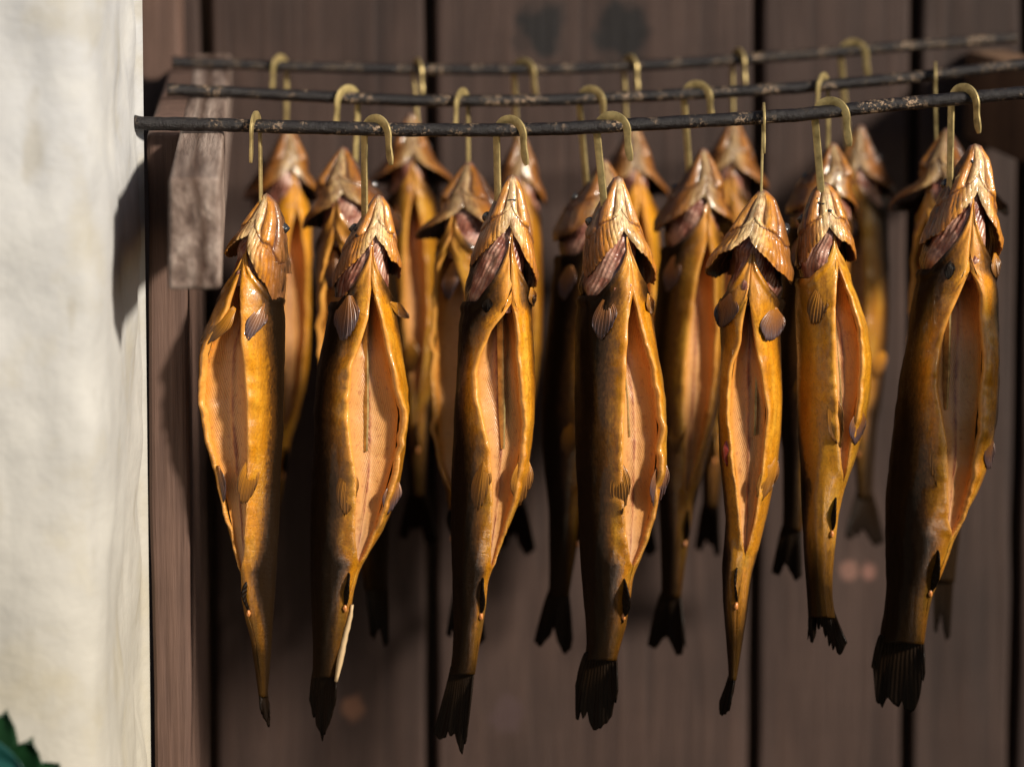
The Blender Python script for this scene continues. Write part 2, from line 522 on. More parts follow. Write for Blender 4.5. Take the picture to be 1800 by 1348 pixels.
class Ring:
    """oval cross-section at each photo row: fitted to a left and a right edge, turned by phi"""
    def __init__(s, L, Rr, Y, phi, k, win=13, minr=1.0):
        s.L, s.R = Tab(L, win), Tab(Rr, win)
        s.Y, s.phi, s.k, s.minr = Y, phi, k, minr

    def get(s, y):
        l, r = s.L(y), s.R(y)
        c, r0 = (l + r) / 2, np.maximum((r - l) / 2, s.minr)
        ph, k = s.phi(y), s.k(y)
        a = r0 / np.sqrt(np.cos(ph) ** 2 + (k * np.sin(ph)) ** 2)
        b = a * k
        return c, r0, ph, a, b

    def delta(s, y):
        c, r0, ph, a, b = s.get(y)
        return np.arctan2(a * np.cos(ph), b * np.sin(ph))

    def t_of(s, x, y):
        c, r0, ph, a, b = s.get(y)
        return np.arctan2(a * np.cos(ph), b * np.sin(ph)) - np.arccos(np.clip((x - c) / r0, -0.985, 0.985))

    def point(s, t, y, rad=1.0, du=0.0, dv=0.0):
        """world point at ring angle t (0 = belly side), row y; rad scales about the centre, du/dv add pixels"""
        y = np.asarray(y, float)
        c, r0, ph, a, b = s.get(y)
        u = a * np.sin(t) * rad + du
        v = b * np.cos(t) * rad + dv
        return s.place(c, y, u, v, ph)

    def place(s, c, y, u, v, ph):
        P = at(c, y, s.Y)
        to = CAM - P
        to = to / np.linalg.norm(to, axis=-1, keepdims=True)
        rt = np.cross(np.array([0, 0, 1.0]), to)
        rt = rt / np.linalg.norm(rt, axis=-1, keepdims=True)
        m = mpp(P)[..., None]
        x = u * np.cos(ph) + v * np.sin(ph)
        d = -u * np.sin(ph) + v * np.cos(ph)
        return P + rt * (x[..., None] * m) + to * (d[..., None] * m)

    def on_near(s, x, y, lift=0.0):
        """world point on the side facing the camera, at photo pixel (x, y), lifted by pixels toward the camera"""
        y = np.asarray(y, float)
        x = np.asarray(x, float)
        c, r0, ph, a, b = s.get(y)
        t = s.t_of(x, y)
        u, v = a * np.sin(t), b * np.cos(t)
        d = -u * np.sin(ph) + v * np.cos(ph) + lift
        P = at(c, y, s.Y)
        to = CAM - P
        to = to / np.linalg.norm(to, axis=-1, keepdims=True)
        rt = np.cross(np.array([0, 0, 1.0]), to)
        rt = rt / np.linalg.norm(rt, axis=-1, keepdims=True)
        m = mpp(P)[..., None]
        return P + rt * ((x - c)[..., None] * m) + to * (d[..., None] * m)


def interp_fn(ys, vs):
    return lambda y: np.interp(y, ys, vs)


def fin(ring, parent, name, base, tip, w, mat, bw=0.22, lift=(1.5, 5.0), nx=25, ny=12, ragged=0.08, seed=0, curl=0.0):
    """a rayed fin lying along the body from base pixel to tip pixel, w pixels wide at its fullest"""
    bx, by = base
    tx, ty = tip
    v = np.linspace(0, 1, ny)[:, None]
    q = np.linspace(-1, 1, nx)[None, :]
    bx, by = bx - (tx - bx) * 0.16, by - (ty - by) * 0.16
    L = math.hypot(tx - bx, ty - by)
    ax, ay = (tx - bx) / L, (ty - by) / L
    nxv, nyv = -ay, ax
    r = np.random.default_rng(seed + 11)
    rag = 1 - ragged * (0.5 + 0.5 * vnoise(q * 4.5, seed, 0, seed + 40)) - 0.05 * r.random((1, nx)) - 0.36 * np.abs(q) ** 1.7 + 0.10 * q
    wid = w / 2 * (bw + (1 - bw) * np.sin(np.clip(v * 1.1, 0, 1.1) * math.pi * 0.56) ** 1.5)
    ln = L * v * rag
    x = bx + ax * ln + nxv * wid * q + curl * v * v
    y = by + ay * ln + nyv * wid * q
    w = w * 1.0
    lf = lift[0] - 4.0 * (1 - v) ** 3 + (lift[1] - lift[0]) * v + 1.0 * np.cos(q * 22 + seed) * v + 3.0 * np.sin(q * 2.6 + seed) * v - 3.0 * q * q * (1 - v)
    P = ring.on_near(x, y, lf)
    pig = np.stack([np.broadcast_to((q + 1) / 2, x.shape), np.broadcast_to(v, x.shape), np.zeros(x.shape)], -1)
    o = link(name, P, grid_faces(ny, nx), mat, parent, attrs={'pigment': pig})
    return solid(o, 0.00045)


def blob(name, parent, P, rx, rz, ry, mat, seed=0, n=10, m=7):
    vs, th = [], np.linspace(0, 2 * math.pi, n, endpoint=False)
    for i in range(m):
        la = -math.pi / 2 + math.pi * i / (m - 1)
        for t in th:
            rr = 1 + 0.28 * float(vnoise(math.cos(t) * 1.7 + seed, math.sin(t) * 1.7, la * 1.3, seed))
            vs.append((P[0] + rx * math.cos(la) * math.cos(t) * rr, P[1] + ry * math.sin(la) * rr, P[2] + rz * math.cos(la) * math.sin(t) * rr))
    return link(name, vs, grid_faces(m, n, True), mat, parent)


def make_fish(sp, Y, label, group, hi=True):
    seed = sp.get('seed', 1)
    tip, notch = sp['tip'], sp['notch']
    ye = sp['end']                                # lowest row of the body proper (tail stalk)
    yt = sp['tail'][-1] if False else max(p[1] for p in sp['tail'])
    yv = sp['lipL'][-1][1]                        # vent
    y0 = sp['lipL'][0][1]
    Ltot = yt - tip[1]
    ph = [R(v) for v in sp['phi']]
    phi = interp_fn([tip[1], notch[1] + 60, y0 + 120, yv, ye], [ph[0], ph[0], ph[1], ph[1], ph[2]])
    kf = interp_fn([tip[1], notch[1], y0 + 60, yv, ye], [0.9, 1.1, 1.22, 1.35, 1.75])
    hood = Ring(sp['HL'], sp['HR'], Y, phi, kf, 11, 3.0)
    body = Ring(sp['BL'], sp['BR'], Y, phi, kf, 21)
    root = empty('smoked_fish', at((sp['tail'][0][0] + sp['tail'][-1][0]) / 2, yt, Y))
    tag(root, label, 'smoked fish', group)
    skin = SKINS[sp.get('skin', 0)]
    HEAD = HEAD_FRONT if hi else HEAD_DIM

    # ---- lips of the cut belly, as ring angles per row
    LT, RT = Tab(sp['lipL'], 15), Tab(sp['lipR'], 15)

    def lips(y):
        yc = np.clip(y, y0, yv)
        tl, tr = body.t_of(LT(yc), yc), body.t_of(RT(yc), yc)
        # the ring angle of a closed seam eases to the belly line below the vent
        mid = (tl + tr) / 2
        half = np.maximum((tr - tl) / 2, 0.0)
        half = half * smooth((y - y0) / 14) * smooth((yv - y) / 14)
        mid = mid * (1 - smooth((y - yv) / 120))
        half = half + R(3.5) * np.clip(half / R(8), 0, 1)
        return mid, half

    # ---- body skin
    nr, nc = (150, 72) if hi else (80, 48)
    ycm, ycs = notch[1] + 4, sp['collar']
    q = np.linspace(0, 1, nc)
    E = 5                                          # points that roll over each lip
    tt = np.concatenate([np.zeros(E), np.linspace(0, 1, nc), np.ones(E)])
    roll = np.concatenate([np.linspace(1, 0.15, E), np.zeros(nc), np.linspace(0.15, 1, E)])
    side = np.concatenate([np.ones(E), np.zeros(nc), -np.ones(E)])
    s = np.linspace(0, 1, nr)[:, None]
    ybase = ycm + (ye - ycm) * s
    # first pass angle from the midline, to bend the top margin
    def rows(yy):
        mid, half = lips(yy)
        t = mid + half + (2 * math.pi - 2 * half) * tt[None, :]
        return t, mid, half
    t, mid, half = rows(ybase)
    dist = np.minimum(np.abs(t - mid), np.abs(2 * math.pi - (t - mid)))
    ystart = ycm + (ycs - ycm) * np.clip(dist / R(62), 0, 1) ** 0.5
    y = ystart + (ye - ystart) * (s ** 1.0)
    t, mid, half = rows(y)
    dist = np.minimum(np.abs(t - mid), np.abs(2 * math.pi - (t - mid)))
    open_ = np.clip(half / R(10), 0, 1)
    tuck = 0.94 + 0.06 * smooth((y - ystart) / 45) + 0.07 * np.exp(-((y - ystart - 9) / 8) ** 2)
    w = 1 + 0.016 * vnoise(t * 7, y / 90, seed, seed + 16) * (1 + 1.2 * smooth((y0 + 120 - y) / 120)) + 0.020 * vnoise(t * 1.5, y / 55, seed, seed) + 0.012 * vnoise(t * 4, y / 18, seed + 3.3, seed)
    bead = (0.075 + 0.03 * vnoise(y / 9.0, t * 2, seed, seed + 6)) * np.exp(-(np.clip(dist - half, 0, 9) / R(15)) ** 2) * open_
    flapw = open_ * np.exp(-(np.clip(dist - half, 0, 9) / R(16)) ** 2) * 0.055 * vnoise(y / 26, side.sum() * 0 + (t > mid + math.pi) * 7.0, seed, seed + 5)
    rad = (w + bead + flapw) * tuck
    rad = rad * (1 - 0.15 * roll[None, :] * (0.35 + 0.65 * open_))
    t2 = t - side[None, :] * np.sin(roll[None, :] * math.pi) * R(2.2) * open_
    P = body.point(t2, y, rad)
    tone = np.clip((dist - half) / (math.pi - R(25)), 0, 1)
    tone = np.clip(tone - sp.get('sunlit_side', 0.12) * (((t - mid) < math.pi) * 1.0) * open_, 0, 1)  # sun-facing side kept golder: sunlight put into the pigment
    rim = np.broadcast_to((roll[None, :] > 0.0) * 1.0, y.shape) * open_
    rim = np.maximum(rim, open_ * np.exp(-((dist - half) / R(3.5)) ** 2) * (roll[None, :] == 0))
    al = (y - tip[1]) / Ltot
    rim = np.maximum(rim, 0.9 * np.exp(-(dist / R(13)) ** 2) * smooth((y0 + 25 - y) / 40))
    pig = np.stack([tone, al, rim], -1)
    c_, r0_, _, a_, b_ = body.get(y)
    coord = np.stack([(t - mid) * (a_ + b_) / 2 * 0.33, (y - tip[1]) * 0.33, np.zeros_like(y)], -1)
    ncol = nc + 2 * E
    V = P.reshape(-1, 3).tolist()
    F = grid_faces(nr, ncol)
    # close the tail end
    cen = P[-1].mean(0)
    V.append(cen.tolist())
    base = (nr - 1) * ncol
    F += [(base + j, base + j + 1, len(V) - 1) for j in range(ncol - 1)]
    pig = np.concatenate([pig.reshape(-1, 3), [[0.5, 1, 0]]])
    coord = np.concatenate([coord.reshape(-1, 3), [[0, 0, 0]]])
    link('body', V, F, skin, root, attrs={'pigment': pig, 'coord': coord})

    # ---- lining of the opened belly
    n2r, n2c = (100, 48) if hi else (50, 30)
    yy = np.linspace(y0 + 3, yv - 3, n2r)[:, None]
    qq = np.linspace(0, 1, n2c)[None, :]
    mid, half = lips(yy)
    t = mid + half + (2 * math.pi - 2 * half) * qq
    c_, r0_, ph_, a_, b_ = body.get(yy)
    tR_, tL_ = mid + half, mid - half
    uR, vR = a_ * np.sin(tR_) * 0.92, b_ * np.cos(tR_) * 0.92
    uL, vL = a_ * np.sin(tL_) * 0.92, b_ * np.cos(tL_) * 0.92
    e = np.sin(qq * math.pi)
    fy = (yy - y0) / (yv - y0)
    chord = np.hypot(uR - uL, vR - vL) / 2
    um, vm = (uR + uL) / 2, (vR + vL) / 2
    rm = np.maximum(np.hypot(um, vm), 1e-6)
    deep = np.interp(fy, [0, 0.10, 0.26, 0.5, 0.75, 1.0], DEEP) * np.minimum(1, r0_ / 78)
    deep = np.minimum(deep, chord * 1.5 + 14 * (1 - fy) + 40 * (1 - fy) ** 6) * (e ** 0.62)
    deep = deep + 1.3 * vnoise(qq * 7, yy / 26, seed, seed + 9) * e - 2.2 * np.exp(-((qq - 0.5) / 0.05) ** 2)
    under = 1 + 0.42 * e * (1 - 0.45 * e)
    qs = 1 - 2 * qq
    u = um + (uR - uL) / 2 * qs * under - um / rm * deep
    v = vm + (vR - vL) / 2 * qs * under - vm / rm * deep
    P = body.place(np.broadcast_to(c_, u.shape), np.broadcast_to(yy, u.shape), u, v, np.broadcast_to(ph_, u.shape))
    pig = np.stack([np.broadcast_to(1 - np.abs(qq - 0.5) * 2, P.shape[:2]), np.broadcast_to((yy - y0) / (yv - y0), P.shape[:2]), np.zeros(P.shape[:2])], -1)
    c_, r0_, _, a_, b_ = body.get(yy)
    coord = np.stack([np.broadcast_to((qq - 0.5) * 2 * a_ * 2.2 * 0.33, P.shape[:2]), np.broadcast_to((yy - y0) * 0.33, P.shape[:2]), np.zeros(P.shape[:2])], -1)
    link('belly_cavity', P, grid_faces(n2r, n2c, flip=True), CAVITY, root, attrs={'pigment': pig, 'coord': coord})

    # ---- gill core inside the head
    n3r, n3c = (34, 56) if hi else (18, 32)
    yg0 = notch[1] - 34
    yg1 = max(min(ycs + 40, y0 + 22), notch[1] + 90)
    s = np.linspace(0, 1, n3r)[:, None]
    y = np.broadcast_to(yg0 + (yg1 - yg0) * s, (n3r, n3c))
    t = np.broadcast_to(np.linspace(-math.pi, math.pi, n3c)[None, :], y.shape)
    ridge = 0.075 * np.abs(np.sin(np.abs(t) * 4.2 - y / 30.0 + seed)) * smooth((np.abs(t) - 0.15) / 0.3) - 0.05
    isth = 0.20 * np.exp(-(t / R(11)) ** 2)
    rad = 0.88 + 0.45 * isth + ridge - 0.22 * smooth((t - R(18)) / R(25)) * smooth((R(110) - t) / R(20)) * sp.get('flareR', 0.7) - 0.22 * smooth((-t - R(18)) / R(25)) * smooth((R(110) + t) / R(20)) * sp.get('flareL', 0.3) + 0.05 * vnoise(t * 3, y / 20, seed, seed + 2) + 0.10 * smooth((s - 0.5) / 0.5)
    rad = rad * (1 - 0.15 * smooth((s - 0.8) / 0.2))
    P = body.point(t, np.maximum(y, body.L.y0 + 1), rad)
    # rows above the body table follow the hood
    Ph = hood.point(t, y, rad * 0.92)
    wgt = smooth((y - notch[1] - 10) / 40)[..., None]
    P = Ph * (1 - wgt) + P * wgt
    coord = np.stack([t * 14, (y - tip[1]) * 0.33, np.zeros_like(y)], -1)
    pgl = np.stack([np.abs(t) / math.pi, 0 * t, 0 * t], -1)
    link('gills', P, grid_faces(n3r, n3c), GILLS, root, attrs={'coord': coord, 'pigment': pgl})

    # ---- head shell and the two gill covers
    n4r, n4c = (90, 180) if hi else (44, 84)
    yl, yr = sp['gillL'], sp['gillR']
    tn = float(hood.t_of(notch[0], notch[1]))
    tq = np.linspace(-math.pi, math.pi, n4c)[None, :] + tn
    dt = tq - tn
    yside = np.where(dt < 0, yl, yr)
    p = sp.get('gp', 0.85)
    ang = np.clip(np.abs(dt) / R(82), 0, 1)
    yend = notch[1] + (yside - notch[1]) * ang ** p
    back = smooth((np.abs(dt) - R(115)) / R(45))
    yend = yend * (1 - back) + (notch[1] + 55) * back
    yend = yend + (3.2 * np.abs(np.sin(dt * 23 + 0.6)) + 5 * vnoise(dt * 3, seed, 0, seed + 8)) * smooth(ang * 3) * (1 - back)
    s = np.linspace(0, 1, n4r)[:, None]
    yh = tip[1] + (yend - tip[1]) * (s ** 1.15)
    th = np.broadcast_to(tq, yh.shape)
    dtf = np.broadcast_to(dt, yh.shape)
    sf = np.broadcast_to(s, yh.shape)
    ad = np.abs(dtf)
    # lower jaw: a keel, a valley each side of it, raised mandible bars, the mouth line outside them
    jaw = smooth((sf - 0.06) / 0.12) * smooth((0.66 - sf) / 0.10)
    wob = R(4) * vnoise(sf * 4, dtf * 0.5, seed, seed + 31)
    g1 = np.exp(-((ad - R(23) - R(6) * sf - wob) / R(7.5)) ** 2)
    g2 = np.exp(-((ad - R(74) + R(16) * sf - wob) / R(4.5)) ** 2)
    step = smooth((sf - 0.60 - 0.03 * np.sin(ad * 5)) / 0.03)
    groove = (-0.185 * g1 - 0.10 * g2 + 0.080 * np.exp(-((ad - R(50) + R(4) * sf) / R(9)) ** 2) + 0.035 * np.exp(-(ad / R(9)) ** 2)) * jaw
    band = smooth((sf - 0.62) / 0.06)
    ph_r = ad * 23 + sf * 4.0 + 1.2 * vnoise(sf * 3, dtf * 2, seed, seed + 33)
    rib = (np.abs(np.sin(ph_r)) - 0.6) * 0.032 * band * smooth((ad - R(5)) / R(10)) * smooth((R(115) - ad) / R(25))
    line = np.exp(-((sf - 0.625 - 0.03 * np.sin(ad * 5)) / 0.018) ** 2) * smooth((ad - R(6)) / R(10))
    puff = -0.055 * step + 0.055 * smooth((sf - 0.66) / 0.25) * smooth(ad / R(25)) * np.where(dtf < 0, sp.get('flareL', 0.3), sp.get('flareR', 0.7)) * 1.6 - 0.03 * smooth((sf - 0.9) / 0.1)
    nz = 0.035 * vnoise(th * 2.4, yh / 26, seed + 0.5, seed + 4) + 0.022 * vnoise(th * 6, yh / 20, seed, seed + 14) + 0.010 * vnoise(th * 16, yh / 12, seed, seed + 15)
    rad = 1 + groove + rib + puff + nz
    groove_tone = np.clip(1.15 * g1 * jaw + 1.2 * g2 * jaw + line + np.clip(-rib / 0.02, 0, 1) * 0.8, 0, 1)  # darker tone along grooves, seam line and rib valleys
    P = hood.point(th, yh, rad)
    kside = np.where(dtf < 0, sp.get('darkL', 1.0), sp.get('darkR', 1.0))
    pig = np.stack([np.clip(ad / math.pi * (1 + (kside - 1) * smooth((ad - R(25)) / R(40))), 0, 1), sf, groove_tone], -1)
    coord = np.stack([dtf * 15, (yh - tip[1]) * 0.33, np.zeros_like(sf)], -1)
    # the head keeps the rows above the seam, the covers those below it
    isplit = int(n4r * 0.655)
    jm = n4c // 2
    j0, j1 = int(n4c * 0.17), n4c - int(n4c * 0.17)

    def sub(i0, i1, ja, jb, name, parent):
        A = P[i0:i1, ja:jb]
        o = link(name, A, grid_faces(i1 - i0, jb - ja), HEAD, parent,
                 attrs={'pigment': pig[i0:i1, ja:jb], 'coord': coord[i0:i1, ja:jb]})
        return solid(o, 0.0007, -1.0)
    # one mesh for the upper head: all columns above the seam, plus the crown's columns to the end
    Vh = P.reshape(-1, 3)
    Fh = []
    for i in range(n4r - 1):
        for j in range(n4c - 1):
            if i < isplit or j < j0 or j >= j1:
                Fh.append((i * n4c + j, i * n4c + j + 1, (i + 1) * n4c + j + 1, (i + 1) * n4c + j))
    used = sorted({k for f in Fh for k in f})
    mp = {k: n for n, k in enumerate(used)}
    V = Vh[used].tolist()
    Fh = [tuple(mp[k] for k in f) for f in Fh]
    pg, cd = pig.reshape(-1, 3)[used], coord.reshape(-1, 3)[used]
    V.append(at(tip[0], tip[1] - 2.5, Y).tolist() if False else (P[0].mean(0) + np.array([0, 0, 0.0012])).tolist())
    pg = np.concatenate([pg, [[0.1, 0, 0]]])
    cd = np.concatenate([cd, [[0, 0, 0]]])
    Fh += [(j + 1, j, len(V) - 1) for j in range(n4c - 1)]
    head = link('head', V, Fh, HEAD, root, attrs={'pigment': pg, 'coord': cd})
    solid(head, 0.0007, -1.0)
    sub(isplit, n4r, j0, jm + 1, 'gill_cover', root)
    sub(isplit, n4r, jm, j1 + 1, 'gill_cover', root)

    # ---- upper jaw and crown behind the chin
    n5r, n5c = (26, 28) if hi else (14, 18)
    s = np.linspace(0, 1, n5r)[:, None]
    yj0, yj1 = tip[1] + sp.get('jawdrop', 24), notch[1] + 70
    y = np.broadcast_to(yj0 + (yj1 - yj0) * s, (n5r, n5c))
    t = np.broadcast_to(np.linspace(-math.pi, math.pi, n5c)[None, :], y.shape)
    c_, r0_, ph_, a_, b_ = hood.get(y)
    rr = np.maximum(r0_, 10) * (0.15 + 0.80 * np.sqrt(np.clip(s, 0, 1)) * (1 - 0.1 * s))
    rr = np.minimum(rr, 46 if hi else 40) * (1 + 0.05 * vnoise(t * 3, y / 14, seed, seed + 21))
    P = hood.place(c_, y, rr * np.sin(t), rr * 0.9 * np.cos(t) - (22 + 14 * s), ph_)
    pig = np.stack([0.50 + 0.3 * np.abs(t) / math.pi, 0.3 + 0 * t, 0 * t], -1)
    V = P.reshape(-1, 3).tolist() + [P[0].mean(0).tolist()]
    F = grid_faces(n5r, n5c) + [(j + 1, j, n5r * n5c) for j in range(n5c - 1)]
    link('upper_jaw', V, F, HEAD, root, attrs={'pigment': np.concatenate([pig.reshape(-1, 3), [[0.5, 0.3, 0]]]),
                                                'coord': np.zeros((len(V), 3))})
    for sg in (-1, 1):
        ey = tip[1] + (notch[1] - tip[1]) * 0.85
        eP = hood.point(np.array(sg * R(112)), np.array(ey), 0.99)
        blob('eye', root, eP, 0.0034, 0.0036, 0.0032, EYE, seed, 14, 9)

    # ---- tail fin: fan from the stalk to the ragged hem
    bx0, bx1 = float(body.L(ye)), float(body.R(ye))
    hem = sp['tail']
    n6r, n6c = (22, 26) if hi else (12, 16)
    hx = np.interp(np.linspace(0, 1, n6c), np.linspace(0, 1, len(hem)), [p[0] for p in hem])
    hy = np.interp(np.linspace(0, 1, n6c), np.linspace(0, 1, len(hem)), [p[1] for p in hem])
    r = np.random.default_rng(seed)
    hy = hy - r.random(n6c) * 5 - 15 * (r.random(n6c) > 0.86)
    v = np.linspace(0, 1, n6r)[:, None]
    qx = np.linspace(0, 1, n6c)[None, :]
    x0 = bx0 + 1 + (bx1 - bx0 - 2) * qx
    wx = v ** sp.get('tailp', 0.8)
    x = x0 * (1 - wx) + hx[None, :] * wx
    y = (ye - 14) * (1 - v) + hy[None, :] * v
    ph_t = max(abs(ph[2]), R(28)) * (1 if ph[2] >= 0 else -1)
    cm = (bx0 + bx1) / 2 * (1 - v) + hx.mean() * v
    slope = 1.0 / math.tan(ph_t)
    dep = np.clip((x - cm) * slope, -70, 70) * smooth(0.3 + v) + 2.5 * np.sin(qx * 17 + seed) * v
    Pm = at(x, y, Y)
    to = CAM - Pm
    to = to / np.linalg.norm(to, axis=-1, keepdims=True)
    P = Pm + to * (dep * mpp(Pm))[..., None]
    pig = np.stack([np.broadcast_to(qx, x.shape), np.broadcast_to(v, x.shape), np.zeros(x.shape)], -1)
    solid(link('tail_fin', P, grid_faces(n6r, n6c), FIN_D, root, attrs={'pigment': pig}), 0.0011, 0)

    # ---- other fins
    for i, f in enumerate(sp.get('pect', [])):
        fin(body, root, 'pectoral_fin', f[0], f[1], f[2], f[3] if len(f) > 3 else FIN_P, seed=seed + i, lift=(1, 5), curl=0)
    for i, f in enumerate(sp.get('pelv', [])):
        fin(body, root, 'pelvic_fin', f[0], f[1], f[2], f[3] if len(f) > 3 else FIN_G, seed=seed + 5 + i, lift=(1, 5))
    if 'anal' in sp:
        ya, yb, hgt = sp['anal']
        n = 9
        v = np.linspace(0, 1, n)[:, None]
        h = np.linspace(0, 1, 6)[None, :]
        yy = ya + (yb - ya) * v + h * hgt * 0.55
        prof = np.sin(np.clip(v * 1.15 + 0.12, 0, 1.12) * math.pi * 0.88) ** 0.6
        c_, r0_, ph_, a_, b_ = body.get(ya + (yb - ya) * v)
        P = body.place(np.broadcast_to(c_, yy.shape), yy, 1.5 * np.sin(v * 7 + h * 3), b_ * 0.93 + h * hgt * prof, np.broadcast_to(ph_, yy.shape))
        pig = np.stack([np.broadcast_to(v * 0.5, yy.shape), np.broadcast_to(h, yy.shape), 0 * yy], -1)
        solid(link('anal_fin', P, grid_faces(n, 6), FIN_D, root, attrs={'pigment': pig}), 0.0009)
        vp = body.place(*(np.asarray(q_, float) for q_ in (body.get(yb)[0], yb + 3, 0, body.get(yb)[4] + 2, body.get(yb)[2])))
        blob('vent_nub', root, vp, 0.0013, 0.0024, 0.0013, PALE if False else FLESHNUB, seed)
    if sp.get('adipose'):
        ya = sp['adipose']
        c_, r0_, ph_, a_, b_ = body.get(ya)
        P = body.place(*(np.asarray(q_, float) for q_ in (c_, ya, 0, -b_ - 4, ph_)))
        blob('adipose_fin', root, P, 0.003, 0.0058, 0.003, CHAR, seed)
    for (x, y, wx_, wy_) in sp.get('fleck', []):
        P = hood.on_near(x, y, 1.0) if y < notch[1] + 60 else body.on_near(x, y, 1.0)
        blob('char_fleck', root, P, wx_ * PX, wy_ * PX, 0.0006, CHAR, seed + int(x))
    def floor_at(yv_):
        yq = np.array(float(yv_))
        c_, r0_, ph_, a_, b_ = body.get(yq)
        md, hf = lips(yq)
        uR, vR = a_ * np.sin(md + hf) * 0.92, b_ * np.cos(md + hf) * 0.92
        uL, vL = a_ * np.sin(md - hf) * 0.92, b_ * np.cos(md - hf) * 0.92
        um, vm = (uR + uL) / 2, (vR + vL) / 2
        rm = math.hypot(um, vm)
        dp = np.interp((yv_ - y0) / (yv - y0), [0, 0.10, 0.26, 0.5, 0.75, 1.0], DEEP) * min(1, r0_ / 78)
        u, v = um * (1 - dp / rm), vm * (1 - dp / rm)
        return float(-u * np.sin(ph_) + v * np.cos(ph_)) * float(mpp(at(c_, yq, Y)))
    return root, body, floor_at


FLESHNUB = mat_plain('orange_flesh_nub', (0.60, 0.22, 0.06), 0.3)
Y_FRONT, Y_MID, Y_BACK, Y_WALL = 0.0, 0.215, 0.43, 0.58
BACK = 0.006            # a stem hangs just behind its rod

